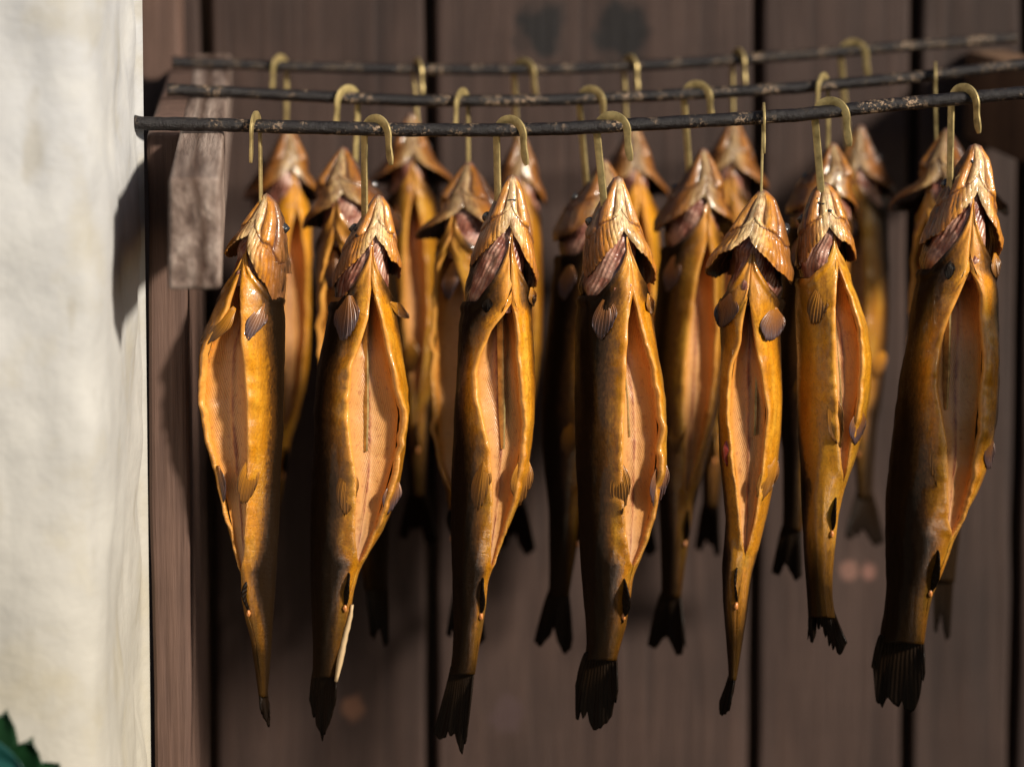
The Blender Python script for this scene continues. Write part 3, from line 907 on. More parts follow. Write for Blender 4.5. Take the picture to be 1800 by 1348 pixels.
FRONT = [
 dict(seed=1, sunlit_side=-0.02, darkL=1, darkR=1.25, flareL=0.9, flareR=0.2, skin=0, phi=(-33, -40, -10), tip=(468, 345), notch=(437, 412), gillL=447, gillR=540, collar=520, end=1225,
      HL=[(464, 344), (456, 356), (440, 378), (418, 410), (398, 440), (394, 450)], HR=[(473, 344), (486, 357), (497, 385), (503, 420), (505, 480), (501, 535), (498, 545)],
      BL=[(420, 412), (402, 470), (385, 520), (364, 570), (353, 620), (350, 660), (353, 720), (365, 780), (378, 830), (390, 880), (402, 930), (416, 980), (424, 1010), (425, 1050), (432, 1090), (440, 1120), (449, 1180), (455, 1230)],
      BR=[(490, 412), (499, 480), (500, 540), (500, 640), (498, 740), (495, 800), (491, 900), (489, 950), (487, 1000), (481, 1080), (476, 1150), (470, 1225)],
      lipL=[(425, 470), (400, 550), (372, 600), (360, 640), (358, 700), (367, 760), (384, 830), (400, 890), (412, 950), (425, 1008)],
      lipR=[(425, 470), (421, 520), (421, 600), (426, 640), (431, 720), (432, 800), (431, 880), (429, 950), (425, 1008)],
      tail=[(458, 1250), (466, 1268), (473, 1280), (474, 1262), (473, 1245)], tailp=1.0,
      pect=[((462, 540), (434, 602), 30, 'P'), ((405, 550), (352, 610), 32, 'G')],
      pelv=[((440, 812), (430, 893), 28, 'G'), ((386, 826), (396, 884), 12, 'P')], anal=(1018, 1074, 14)),
 dict(seed=2, darkL=1.55, darkR=1, flareL=0.15, flareR=0.7, skin=2, phi=(18, 24, 35), tip=(665, 347), notch=(661, 412), gillL=500, gillR=484, collar=530, end=1190,
      HL=[(660, 346), (650, 360), (632, 390), (612, 420), (598, 450), (586, 480), (581, 505)], HR=[(671, 346), (682, 362), (692, 400), (700, 445), (704, 485)],
      BL=[(606, 412), (588, 470), (579, 540), (568, 600), (556, 650), (552, 720), (550, 800), (547, 880), (545, 940), (545, 1000), (548, 1060), (550, 1120), (549, 1190)],
      BR=[(690, 412), (695, 470), (698, 540), (702, 580), (708, 620), (716, 680), (717, 730), (712, 790), (704, 830), (697, 870), (686, 905), (672, 935), (650, 970), (632, 1005), (622, 1040), (617, 1080), (606, 1140), (592, 1192)],
      lipL=[(653, 500), (649, 560), (634, 610), (622, 640), (614, 720), (619, 773), (629, 840), (627, 900), (626, 947), (630, 995)],
      lipR=[(653, 500), (665, 560), (677, 610), (688, 667), (702, 728), (696, 800), (677, 867), (658, 934), (630, 995)],
      tail=[(544, 1230), (552, 1265), (562, 1285), (566, 1308), (573, 1285), (583, 1262), (590, 1232)], tailp=0.9,
      pect=[((612, 526), (606, 604), 40, 'P'), ((690, 536), (722, 561), 17, 'G')],
      pelv=[((612, 826), (610, 910), 30, 'G'), ((694, 850), (680, 908), 24, 'P')], anal=(1004, 1066, 16),
      fleck=[(627, 404, 5, 4), (629, 414, 5, 4)], strip=True),
 dict(seed=3, darkL=1.5, darkR=1, flareL=0.35, flareR=0.8, skin=2, phi=(18, 26, 48), tip=(901, 312), notch=(897, 394), gillL=466, gillR=505, collar=530, end=1185,
      HL=[(895, 311), (884, 326), (866, 362), (850, 396), (838, 425), (828, 455), (824, 470)], HR=[(907, 311), (918, 335), (930, 385), (939, 440), (943, 490), (942, 510)],
      BL=[(845, 394), (828, 440), (816, 490), (811, 530), (806, 570), (803, 640), (798, 720), (795, 800), (793, 880), (793, 960), (795, 1040), (797, 1100), (795, 1150), (790, 1190)],
      BR=[(928, 394), (934, 440), (937, 500), (936, 560), (938, 620), (941, 680), (940, 740), (935, 780), (929, 820), (921, 860), (908, 895), (897, 920), (885, 950), (870, 990), (858, 1022), (854, 1060), (849, 1100), (842, 1140), (834, 1190)],
      lipL=[(899, 528), (890, 550), (866, 580), (849, 620), (840, 650), (843, 700), (853, 745), (864, 790), (866, 830), (868, 880), (866, 930), (864, 975), (862, 1005)],
      lipR=[(899, 528), (903, 560), (905, 600), (908, 650), (914, 700), (919, 740), (918, 770), (912, 800), (905, 850), (897, 890), (885, 935), (872, 978), (862, 1005)],
      tail=[(762, 1290), (772, 1300), (788, 1298), (800, 1290), (805, 1310), (812, 1330), (818, 1310), (823, 1270)], tailp=1.1,
      pect=[((858, 527), (855, 552), 16, 'D'), ((934, 510), (939, 540), 14, 'G')],
      pelv=[((850, 818), (840, 903), 26, 'G'), ((920, 810), (913, 893), 30, 'G')], anal=(1012, 1080, 16),
      fleck=[(900, 353, 8, 3.4)]),
 dict(seed=4, darkL=1.5, darkR=1, flareL=0.15, flareR=0.9, skin=2, phi=(24, 26, 50), tip=(1086, 315), notch=(1097, 404), gillL=482, gillR=497, collar=520, end=1160,
      HL=[(1080, 314), (1066, 336), (1046, 372), (1032, 405), (1025, 440), (1021, 485)], HR=[(1093, 314), (1105, 345), (1120, 390), (1138, 430), (1149, 470), (1152, 502)],
      BL=[(1036, 404), (1022, 450), (1016, 500), (1012, 560), (1010, 620), (1010, 680), (1012, 760), (1014, 840), (1018, 940), (1022, 1000), (1028, 1080), (1031, 1130), (1028, 1160)],
      BR=[(1122, 404), (1134, 450), (1140, 500), (1143, 545), (1150, 580), (1160, 640), (1170, 700), (1173, 760), (1171, 820), (1162, 860), (1152, 900), (1141, 945), (1126, 982), (1114, 1012), (1108, 1050), (1100, 1100), (1089, 1140), (1083, 1165)],
      lipL=[(1112, 515), (1105, 560), (1102, 640), (1101, 700), (1098, 760), (1097, 820), (1100, 900), (1104, 955), (1111, 1000)],
      lipR=[(1112, 515), (1123, 570), (1132, 610), (1141, 640), (1153, 700), (1157, 760), (1152, 820), (1146, 890), (1131, 955), (1111, 1000)],
      tail=[(1011, 1210), (1013, 1268), (1030, 1262), (1046, 1288), (1062, 1278), (1078, 1258), (1086, 1215)], tailp=0.6,
      pect=[((1066, 530), (1058, 602), 38, 'P'), ((1140, 520), (1148, 556), 14, 'G')],
      pelv=[((1088, 818), (1094, 908), 28, 'G'), ((1163, 815), (1152, 896), 24, 'P')], anal=(1012, 1080, 26)),
 dict(seed=5, darkL=1, darkR=1, flareL=1, flareR=0.9, skin=0, phi=(-14, -6, 14), tip=(1341, 338), notch=(1317, 414), gillL=482, gillR=494, collar=525, end=1195,
      HL=[(1335, 337), (1322, 350), (1302, 378), (1282, 410), (1258, 442), (1243, 478), (1242, 486)], HR=[(1347, 337), (1362, 352), (1378, 395), (1388, 440), (1391, 480), (1390, 498)],
      BL=[(1296, 414), (1275, 470), (1262, 530), (1264, 570), (1267, 620), (1264, 680), (1262, 740), (1265, 800), (1271, 860), (1275, 910), (1272, 960), (1269, 1000), (1271, 1060), (1275, 1110), (1280, 1170), (1281, 1200)],
      BR=[(1368, 414), (1378, 470), (1380, 530), (1373, 580), (1374, 640), (1376, 700), (1373, 760), (1366, 815), (1356, 865), (1346, 915), (1335, 960), (1322, 1005), (1317, 1045), (1311, 1090), (1302, 1150), (1294, 1198)],
      lipL=[(1316, 515), (1308, 560), (1304, 600), (1291, 640), (1285, 680), (1284, 740), (1293, 820), (1302, 900), (1309, 980)],
      lipR=[(1316, 515), (1320, 560), (1326, 610), (1336, 660), (1344, 720), (1341, 790), (1333, 850), (1324, 910), (1309, 980)],
      tail=[(1264, 1252), (1268, 1258), (1276, 1256), (1281, 1250), (1285, 1240)], tailp=1.2,
      pect=[((1282, 524), (1270, 582), 38, 'P'), ((1360, 548), (1355, 604), 40, 'P')],
      pelv=[((1360, 808), (1334, 888), 24, 'G')], anal=(995, 1062, 12), wound=(1281, 792)),
 dict(seed=6, darkL=1.6, darkR=1, flareL=0.05, flareR=0.8, skin=1, phi=(12, 28, 40), tip=(1448, 325), notch=(1458, 398), gillL=472, gillR=455, collar=490, end=1085,
      HL=[(1441, 324), (1429, 338), (1416, 368), (1405, 405), (1400, 440), (1398, 475)], HR=[(1456, 324), (1470, 341), (1486, 380), (1498, 420), (1503, 458)],
      BL=[(1410, 398), (1401, 440), (1398, 500), (1398, 560), (1401, 640), (1400, 700), (1403, 760), (1406, 820), (1408, 880), (1412, 960), (1418, 1040), (1421, 1090)],
      BR=[(1482, 398), (1488, 440), (1496, 490), (1510, 530), (1525, 575), (1533, 625), (1530, 680), (1523, 730), (1512, 775), (1498, 820), (1484, 860), (1474, 905), (1468, 955), (1463, 1010), (1463, 1045), (1468, 1088)],
      lipL=[(1472, 462), (1470, 520), (1470, 600), (1474, 700), (1477, 780), (1481, 852)],
      lipR=[(1472, 462), (1489, 520), (1506, 580), (1511, 620), (1508, 680), (1500, 730), (1491, 790), (1481, 852)],
      tail=[(1420, 1126), (1430, 1132), (1436, 1108), (1444, 1104), (1452, 1126), (1464, 1146), (1478, 1152), (1489, 1132)], tailp=1.2,
      pect=[((1441, 508), (1434, 578), 34, 'G')], pelv=[((1462, 700), (1478, 790), 24, 'G'), ((1510, 725), (1502, 782), 22, 'P')], anal=(870, 935, 14),
      fleck=[(1437, 350, 3.5, 2.5), (1440, 357, 2.5, 2.5), (1448, 359, 4, 2.5), (1457, 364, 3, 2.5), (1459, 371, 5, 3.5)]),
 dict(seed=7, darkL=1.55, darkR=1, flareL=0.2, flareR=0.9, skin=2, phi=(26, 26, 55), tip=(1714, 258), notch=(1719, 336), gillL=430, gillR=458, collar=475, end=1130,
      HL=[(1706, 257), (1692, 280), (1670, 312), (1650, 348), (1630, 390), (1614, 425), (1611, 435)], HR=[(1723, 257), (1737, 280), (1746, 335), (1754, 390), (1758, 435), (1757, 462)],
      BL=[(1655, 336), (1632, 390), (1616, 440), (1609, 500), (1600, 560), (1590, 620), (1578, 700), (1569, 760), (1561, 820), (1557, 900), (1556, 960), (1557, 1030), (1553, 1080), (1545, 1130)],
      BR=[(1742, 336), (1748, 400), (1750, 470), (1752, 520), (1754, 570), (1756, 620), (1755, 680), (1752, 730), (1744, 780), (1733, 825), (1716, 865), (1696, 902), (1682, 935), (1670, 965), (1655, 1005), (1638, 1050), (1631, 1085), (1623, 1135)],
      lipL=[(1705, 470), (1692, 510), (1672, 555), (1654, 610), (1650, 680), (1658, 725), (1667, 780), (1668, 860), (1670, 950)],
      lipR=[(1705, 470), (1720, 515), (1725, 600), (1722, 680), (1714, 740), (1711, 800), (1699, 865), (1683, 918), (1670, 950)],
      tail=[(1532, 1175), (1540, 1235), (1552, 1244), (1560, 1225), (1572, 1240), (1588, 1250), (1606, 1256), (1618, 1222), (1626, 1185)], tailp=0.6,
      pect=[((1671, 462), (1668, 494), 16, 'D'), ((1748, 450), (1752, 490), 16, 'G')],
      pelv=[((1651, 757), (1646, 857), 24, 'G'), ((1737, 768), (1737, 826), 16, 'P')], anal=(962, 1038, 20), adipose=975,
      fleck=[(1709, 284, 3.5, 3.5)]),
]


def proto(tip, L, w, phi, seed, lean=0.0, tailx=0.0, tailw=34, skin=0, open_=0.36, flare=0.40):
    """a smaller spec for a fish of the rear rows: tip pixel, length and half-width in pixels"""
    x, y = tip
    s = L / 960.0
    Y_ = lambda f: y + f * L
    cx = lambda f: x - w * 0.25 * math.sin(R(phi)) + lean * f + tailx * max(0, f - 0.6) / 0.4
    prof = lambda f: np.interp(f, [0.08, 0.15, 0.25, 0.40, 0.52, 0.62, 0.70, 0.80, 0.87], [0.80, 0.92, 0.95, 1.0, 0.95, 0.74, 0.50, 0.36, 0.28])
    fs = [0.085, 0.13, 0.18, 0.25, 0.33, 0.42, 0.50, 0.58, 0.65, 0.70, 0.76, 0.82, 0.88]
    HL = [(x - 4, y - 1), (x - w * .30, Y_(.025)), (x - w * .62, Y_(.06)), (cx(.1) - w * .85, Y_(.1)), (cx(.14) - w * (1 + flare * .3), Y_(.14)), (cx(.15) - w * (1 + flare * .4), Y_(.155))]
    HR = [(x + 5, y - 1), (x + w * .30, Y_(.025)), (x + w * .55, Y_(.06)), (cx(.1) + w * .80, Y_(.1)), (cx(.14) + w * (1 + flare * .2), Y_(.14)), (cx(.15) + w * (1 + flare * .3), Y_(.155))]
    BL = [(cx(f) - w * prof(f), Y_(f)) for f in fs]
    BR = [(cx(f) + w * prof(f), Y_(f)) for f in fs]
    sn = math.sin(R(phi))
    lf = [0.17, 0.25, 0.35, 0.45, 0.55, 0.62, 0.68]
    lo = [0.0, 0.55, 0.9, 1.0, 0.75, 0.4, 0.0]
    lipL = [(cx(f) + w * prof(f) * max(-0.93, min(0.8, sn * 0.9 - open_ * o)), Y_(f)) for f, o in zip(lf, lo)]
    lipR = [(cx(f) + w * prof(f) * max(-0.85, min(0.93, sn * 0.9 + open_ * o)), Y_(f)) for f, o in zip(lf, lo)]
    tx = cx(1.0)
    tail = [(tx - tailw, Y_(.975)), (tx - tailw * .6, Y_(.985)), (tx - 2, Y_(.955)), (tx + tailw * .55, Y_(1.0)), (tx + tailw, Y_(.985))]
    return dict(seed=seed, skin=skin, darkL=1.5 if phi > 0 else 1.0, darkR=1.5 if phi < -15 else 1.0, flareL=flare * (1.2 if phi < 0 else 0.6), flareR=flare * (0.6 if phi < 0 else 1.2), phi=(phi * .7, phi, phi * 1.4), tip=tip, notch=(cx(.085) + w * sn * .45, Y_(.088)), gillL=Y_(.158), gillR=Y_(.158), collar=Y_(.19),
                end=Y_(.88), HL=HL, HR=HR, BL=BL, BR=BR, lipL=lipL, lipR=lipR, tail=tail,
                pect=[((cx(.22) - w * .5, Y_(.215)), (cx(.28) - w * .6, Y_(.285)), 26, 'P')],
                pelv=[((cx(.53) + w * (.6 if phi < 0 else -.1), Y_(.53)), (cx(.6) + w * (.5 if phi < 0 else -.1), Y_(.60)), 22, 'G')], anal=(Y_(.705), Y_(.77), 14))


MID = [proto((603, 262), 880, 74, -32, 21, lean=55, tailw=16, open_=.52, flare=.5), proto((824, 288), 850, 74, -46, 22, lean=-18, open_=.62, flare=1.0),
       proto((1062, 284), 868, 64, 44, 23, lean=-78, tailw=34, skin=2, flare=.2), proto((1236, 265), 892, 62, 28, 24, lean=-56, tailw=34, skin=2, flare=.55),
       proto((1464, 255), 770, 60, 34, 25, lean=-72, tailw=26, flare=.15), proto((1664, 230), 900, 70, -52, 26, lean=-22, tailw=14, open_=.6, flare=1.3)]
BACKROW = [proto((506, 225), 790, 54, 32, 31, lean=-14, tailx=-22, tailw=18, flare=.7, skin=1), proto((722, 203), 760, 50, 4, 32, lean=14, flare=1.2),
           proto((915, 238), 740, 44, 14, 33, lean=-6, flare=.3), proto((1114, 222), 760, 48, 18, 34, lean=10, skin=1, flare=.8),
           proto((1290, 212), 772, 52, 2, 35, lean=-46, tailw=22, flare=.9), proto((1512, 224), 740, 46, -20, 36, lean=4, flare=.9)]
FINS = {'P': FIN_P, 'G': FIN_G, 'D': FIN_D}
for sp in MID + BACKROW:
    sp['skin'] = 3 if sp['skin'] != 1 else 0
for sp in FRONT + MID + BACKROW:
    for kk in ('pect', 'pelv'):
        sp[kk] = [(f[0], f[1], f[2] * (1.1 if kk == 'pect' else 1.3), FINS[f[3]]) for f in sp.get(kk, [])]

FL = ['leftmost front fish, turned so its open belly faces the plaster wall',
      'second front fish from the left, blue-grey fin and a pale strip by its tail',
      'front fish with a black dash on its chin and a forked tail',
      'middle front fish with a comb-edged gill cover and broad black tail',
      'slim front fish with wide flared gill covers and a red wound by its cut',
      'shortest front fish, pale golden with black flecks over its chin',
      'largest front fish at the right end, highest on the front rod']
ML = ['blurred middle-row fish just left of the second front fish', 'blurred middle-row fish with open belly turned left, beside the dash-chinned fish',
      'blurred dark middle-row fish peeping out left of the middle front fish', 'middle-row fish with a pale chin and whole length visible between two front fish',
      'middle-row fish mostly hidden behind the shortest front fish', 'middle-row fish behind the largest front fish, dark flared gill cover to the left']
BL_ = ['back-row fish above and behind the leftmost front fish', 'back-row fish with dark spread gill covers right of the second front fish',
       'back-row fish whose blurred head shows behind the dash-chinned front fish', 'back-row fish whose blurred head shows right of the middle front fish',
       'back-row fish whose head shows above the slim front fish', 'back-row fish showing right of the shortest front fish, in deep blur']
front = [make_fish(s, Y_FRONT + BACK, l, 'smoked fish on the front rod') for s, l in zip(FRONT, FL)]
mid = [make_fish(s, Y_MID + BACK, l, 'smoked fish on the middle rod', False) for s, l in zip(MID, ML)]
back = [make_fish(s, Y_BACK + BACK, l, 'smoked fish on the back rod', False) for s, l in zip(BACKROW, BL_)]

# the pale strip along the tail stalk of the second fish
root, body, _ = front[1]
yy = np.linspace(1062, 1196, 14)[:, None]
qq = np.linspace(-1, 1, 5)[None, :]
xs = np.interp(yy, [1062, 1085, 1120, 1160, 1196], [619, 615, 606, 598, 591])
P = at(xs + qq * np.interp(yy, [1062, 1090, 1160, 1196], [0.8, 3.2, 4.2, 1.0]) * (1 + 0.35 * np.sin(yy * 0.31)), yy + 0 * qq, Y_FRONT - 0.004 + 0 * qq) + np.array([0, -0.002, 0]) * (1 - qq[..., None] ** 2)
solid(link('torn_skin_edge', P, grid_faces(14, 5), PALE, root), 0.0014)
root, body, _ = front[4]
blob('red_wound', root, body.on_near(*(np.array(float(v)) for v in (1280, 795)), 0.0), 0.0034, 0.0085, 0.0020, RED, 3, 14, 9)

# ------------------------------------------------------------------ rods
RODS = {
 'front': (Y_FRONT, [(237, 217), (350, 219), (500, 223), (640, 227), (750, 229), (900, 229), (1000, 226), (1200, 215), (1400, 203), (1600, 181), (1800, 163), (2100, 140)],
           'lowest and nearest of the three sooty iron rods, carrying the sharp front fish'),
 'middle': (Y_MID, [(294, 158), (400, 162), (500, 167), (640, 174), (750, 178), (950, 177), (1100, 171), (1200, 166), (1400, 155), (1600, 137), (1800, 113), (1990, 96)],
            'middle one of the three sooty iron rods hung with fish'),
 'back': (Y_BACK, [(303, 110), (400, 113), (500, 117), (640, 121), (750, 123), (960, 123), (1100, 117), (1200, 112), (1400, 98), (1600, 81), (1787, 67)],
          'highest and farthest of the three sooty iron rods, near the planks'),
}
ROD_R = 0.0040
ROD_TAB = {}
for key, (Yr, pts, lab) in RODS.items():
    xs = np.array([p[0] for p in pts], float)
    ys = np.array([p[1] for p in pts], float)
    # smooth the drawn line
    gx = np.linspace(xs[0], xs[-1], 260)
    gy = np.interp(gx, xs, ys)
    ker = np.hanning(27)[1:-1]
    ker /= ker.sum()
    ext = np.concatenate([gy[0] - (gy[1] - gy[0]) * np.arange(12, 0, -1), gy, gy[-1] + (gy[-1] - gy[-2]) * np.arange(1, 13)])
    gy = np.convolve(ext, ker, 'valid')[:260]
    ROD_TAB[key] = (gx, gy, Yr)
    Cn = at(gx, gy, Yr)
    n = 16
    th = np.linspace(0, 2 * math.pi, n, endpoint=False)
    tang = np.gradient(Cn, axis=0)
    tang /= np.linalg.norm(tang, axis=1, keepdims=True)
    e1 = np.cross(tang, np.array([0, 1.0, 0]))
    e1 /= np.linalg.norm(e1, axis=1, keepdims=True)
    e2 = np.cross(tang, e1)
    rr = ROD_R * (1 + 0.045 * vnoise(gx[:, None] / 9, th[None, :] * 1.3, 0, 3) + 0.05 * vnoise(gx[:, None] / 40, th[None, :] * 0.6, 5, 4))
    rr[0] *= 1.18
    rr[1] *= 1.08
    V = Cn[:, None, :] + rr[..., None] * (np.cos(th)[None, :, None] * e1[:, None, :] + np.sin(th)[None, :, None] * e2[:, None, :])
    F = grid_faces(260, n, True) + [tuple(range(n))[::-1], tuple(259 * n + k for k in range(n))]
    tag(link('hanging_rod', V, F, ROD), lab, 'rod', 'sooty rods across the brackets')


def rod_at(key, x):
    gx, gy, Yr = ROD_TAB[key]
    return float(np.interp(x, gx, gy)), Yr


# ------------------------------------------------------------------ hooks
def make_hook(key, stem, tipx, bottom, label, group, fwd=0.005):
    """flat brass hook: straight stem behind the rod, bend over it, short tip in front"""
    sx, sy2 = stem, bottom
    mx = (stem + tipx) / 2
    ry, Yr = rod_at(key, mx)
    c = at(mx, ry, Yr)                                    # rod centre under the bend
    m = mpp(c)
    rc, hw, th = 0.0098, 0.0022, 0.0014                   # bend radius, half width of the strip, sheet thickness
    dx = (tipx - stem) * m
    span = 2 * rc + 0.0022
    cs = max(-0.87, min(0.87, dx / span))
    sn = math.sqrt(1 - cs * cs)
    e = np.array([cs, -sn, 0.0])                          # stem -> tip, tip in front
    nrm = np.array([sn, cs, 0.0])
    cen = c + np.array([0, 0, ROD_R - (rc - hw) - 0.0001])
    bot = at(bottom[0], bottom[1], Yr + BACK - fwd)
    st = cen - e * rc
    path, wid = [], []
    nst = 16
    for i in range(nst):
        f = i / nst
        path.append(bot * (1 - f) + st * f)
        wid.append(hw * (0.45 + 0.55 * min(1, i / 2.0)))
    for i in range(15):
        a = math.pi - math.pi * i / 14
        path.append(cen + e * rc * math.cos(a) + np.array([0, 0, 1.0]) * rc * math.sin(a))
        wid.append(hw * (1 + 0.25 * math.sin(math.pi * i / 14)))
    endp = cen + e * rc
    for i in range(1, 9):
        f = i / 8
        path.append(endp + e * 0.0022 * f * f + np.array([0, 0, -0.0165]) * f)
        wid.append(hw * (1 - 0.55 * max(0, f - 0.8) / 0.2) * (0.92 + 0.14 * (f > 0.45)))
    path = np.array(path)
    tg = np.gradient(path, axis=0)
    tg /= np.linalg.norm(tg, axis=1, keepdims=True)
    sd = np.cross(nrm, tg)
    sd /= np.linalg.norm(sd, axis=1, keepdims=True)
    nn = np.cross(tg, sd)
    V = []
    for p, s_, n_, w in zip(path, sd, nn, wid):
        for a, b in ((-1, -.5), (1, -.5), (1, .5), (-1, .5)):
            V.append(p + s_ * a * w + n_ * b * th)
    k = len(path)
    F = grid_faces(k, 4, True) + [(3, 2, 1, 0), tuple(4 * (k - 1) + j for j in range(4))]
    o = link('hanging_hook', V, F, BRASS)
    bevel(o, 0.00015, 2)
    return tag(o, label, 'hook', group)


FH = [(458, 441, (463, 700)), (639, 684, (643, 793)), (872, 921, (884, 789)), (1046, 1106, (1105, 768)), (1347, 1338, (1327, 765)), (1432, 1489, (1478, 742)), (1676, 1713, (1663, 720))]
FHL = ['thin edge-on brass hook at the left end of the front rod', 'brass hook of the second front fish, bend curling right',
       'brass hook of the dash-chinned front fish, its flat bend facing us', 'brass hook of the middle front fish, wide flat bend over the rod',
       'edge-on bright brass hook of the slim front fish', 'brass hook of the shortest front fish, wide bend over the rod',
       'brass hook of the largest front fish, bright edge on its bend']
MH = [(632, 590, (612, 560)), (826, 799, (825, 560)), (1018, 1060, (1050, 560)), (1202, 1248, (1228, 540)), (1462, 1432, (1456, 540)), (1650, 1638, (1652, 500))]
MHL = ['hook on the middle rod right of the leftmost front hook', 'hook on the middle rod just left of the dash-chinned fish\'s hook', 'hook on the middle rod just above the middle front hook',
       'hook on the middle rod midway between the two widest front hooks', 'hook on the middle rod right behind the shortest fish\'s hook', 'hook on the middle rod left of the rightmost front hook']
BH = [(506, 478, (500, 480)), (727, 740, (745, 360)), (903, 938, (915, 480)), (1098, 1117, (1110, 480)), (1290, 1305, (1290, 480)), (1468, 1532, (1508, 480))]
BHL = ['leftmost hook on the back rod', 'glinting hook on the back rod by the left plank gap', 'blurred hook on the back rod below the knots, left one', 'hook on the back rod under the right knot of the planks',
       'glinting hook on the back rod by the third plank gap', 'wide blurred hook at the right end of the back rod']
for (s_, t_, b_), l, fr in zip(FH, FHL, front):
    make_hook('front', s_, t_, b_, l, 'hooks on the front rod', fr[2](b_[1]) + 0.0016)
for (s_, t_, b_), l in zip(MH, MHL):
    make_hook('middle', s_, t_, b_, l, 'hooks on the middle rod')
for (s_, t_, b_), l in zip(BH, BHL):
    make_hook('back', s_, t_, b_, l, 'hooks on the back rod')


# ------------------------------------------------------------------ woodwork
def box_grid(name, x0, x1, y0, y1, z0, z1, mat, parent=None, nx=6, nz=40, rough=0.0008, seed=0, bev=0.003):
    """a sawn board or beam: subdivided box with slightly wavering faces"""
    nx, nz = max(nx, 2), max(nz, 2)
    V, F = [], []
    gx, gz = np.linspace(x0, x1, nx), np.linspace(z0, z1, nz)
    for yy in (y0, y1):
        for z in gz:
            for x in gx:
                d = rough * float(vnoise(x * 60, z * 14, yy * 10, seed))
                e = rough * float(vnoise(z * 18 + 5, yy * 6, (x > (x0 + x1) / 2) * 3.0, seed + 1))
                xx = x + (e if x in (gx[0], gx[-1]) else 0)
                V.append((xx, yy + (d if yy == y0 else 0), z))
    n = nx * nz
    for k in (0, 1):
        for i in range(nz - 1):
            for j in range(nx - 1):
                q = (k * n + i * nx + j, k * n + i * nx + j + 1, k * n + (i + 1) * nx + j + 1, k * n + (i + 1) * nx + j)
                F.append(q if k == 0 else q[::-1])
    for i in range(nz - 1):
        a, b = i * nx, (i + 1) * nx
        F.append((a, b, n + b, n + a))
        a, b = i * nx + nx - 1, (i + 1) * nx + nx - 1
        F.append((b, a, n + a, n + b))
    for j in range(nx - 1):
        F.append((j, n + j, n + j + 1, j + 1))
        a = (nz - 1) * nx + j
        F.append((a, a + 1, n + a + 1, n + a))
    o = link(name, V, F, mat, parent, sm=False)
    if bev:
        bevel(o, bev, 3)
    return o


knots = [(at(955, 52, Y_WALL), 0.021, (0.006, 0.004, 0.004)), (at(1092, 55, Y_WALL), 0.023, (0.006, 0.004, 0.004)),
         (at(1495, 1003, Y_WALL), 0.008, (0.16, 0.08, 0.06)), (at(1527, 1005, Y_WALL), 0.007, (0.18, 0.085, 0.065)), (at(620, 1240, Y_WALL), 0.010, (0.13, 0.06, 0.035)), (at(890, 1252, Y_WALL), 0.016, (0.05, 0.028, 0.026))]
PLANK = mat_wood('weathered_plank', (0.056, 0.031, 0.0235), (0.020, 0.010, 0.008), 1.0, spots=knots)
BEAMW = mat_wood('weathered_beam', (0.30, 0.23, 0.215), (0.13, 0.085, 0.075), 1.2)
POSTW = mat_wood('brown_post', (0.20, 0.115, 0.085), (0.07, 0.036, 0.026), 1.1)
DARKW = mat_wood('tarred_beam', (0.26, 0.145, 0.08), (0.05, 0.027, 0.017), 1.3)

bm_ = M('grey_beam_end_grain')
Pb = bm_.geo()
gb1 = bm_.noise(bm_.scaled(Pb, (1, 0.05, 0.55)), 120, 6, 0.68)
gb2 = bm_.noise(bm_.scaled(Pb, (1, 0.05, 1)), 500, 4, 0.65)
cen_ = at(250, 420, -0.21)
sx_ = bm_.n('VectorMath', operation='DISTANCE')
bm_.put(sx_.inputs[0], bm_.scaled(Pb, (1, 0, 0.55)))
sx_.inputs[1].default_value = (float(cen_[0]), 0, float(cen_[2]) * 0.55)
ringd = bm_.math('ADD', sx_.outputs['Value'], bm_.math('MULTIPLY', gb1, 0.006))
rings = bm_.math('ADD', bm_.math('MULTIPLY', bm_.math('SINE', bm_.math('MULTIPLY', ringd, 2600)), 0.5), 0.5)
crack = bm_.ramp(bm_.math('ABSOLUTE', bm_.math('SUBTRACT', ringd, 0.034)), [(0.0, (1, 1, 1)), (0.0016, (0, 0, 0))])
cb_ = bm_.ramp(gb1, [(0.33, (0.05, 0.026, 0.018)), (0.50, (0.22, 0.155, 0.125)), (0.66, (0.40, 0.31, 0.26))])
cb_ = bm_.mix(bm_.math('MULTIPLY', rings, 0.28), cb_, (0.12, 0.075, 0.06))
cb_ = bm_.mix(bm_.math('MULTIPLY', crack, 0.85), cb_, (0.05, 0.022, 0.012))
bb_ = bm_.bump(gb1, 0.8, 0.004)
bm_.set(Base_Color=cb_, Roughness=0.75, Specular_IOR_Level=0.3, Normal=bm_.bump(gb2, 0.5, 0.001, bb_))
BEAMW = bm_.m

wall = empty('plank_wall', at(900, 1600, Y_WALL))
tag(wall, 'weathered brown plank wall behind all the hanging fish', 'wall')
gaps = [-260, 364, 757, 1331, 1605, 1795, 2050, 2500]
ztop, zbot = 1.95, 0.75
for i in range(len(gaps) - 1):
    x0, x1 = float(at(gaps[i], 400, Y_WALL)[0]), float(at(gaps[i + 1], 400, Y_WALL)[0])
    dy = [0, 0.002, -0.001, 0.0015, -0.0015, 0.001, 0][i]
    box_grid('plank', x0 + 0.0042, x1 - 0.0042, Y_WALL + dy, Y_WALL + 0.026 + dy, zbot, ztop, PLANK, wall, 8, 60, 0.0012, i + 40, 0.004)
xa, xb = float(at(-260, 400, Y_WALL)[0]), float(at(2500, 400, Y_WALL)[0])
box_grid('backing_board', xa, xb, Y_WALL + 0.034, Y_WALL + 0.05, zbot, ztop, DARKW, wall, 4, 10, 0.0, 60, 0)

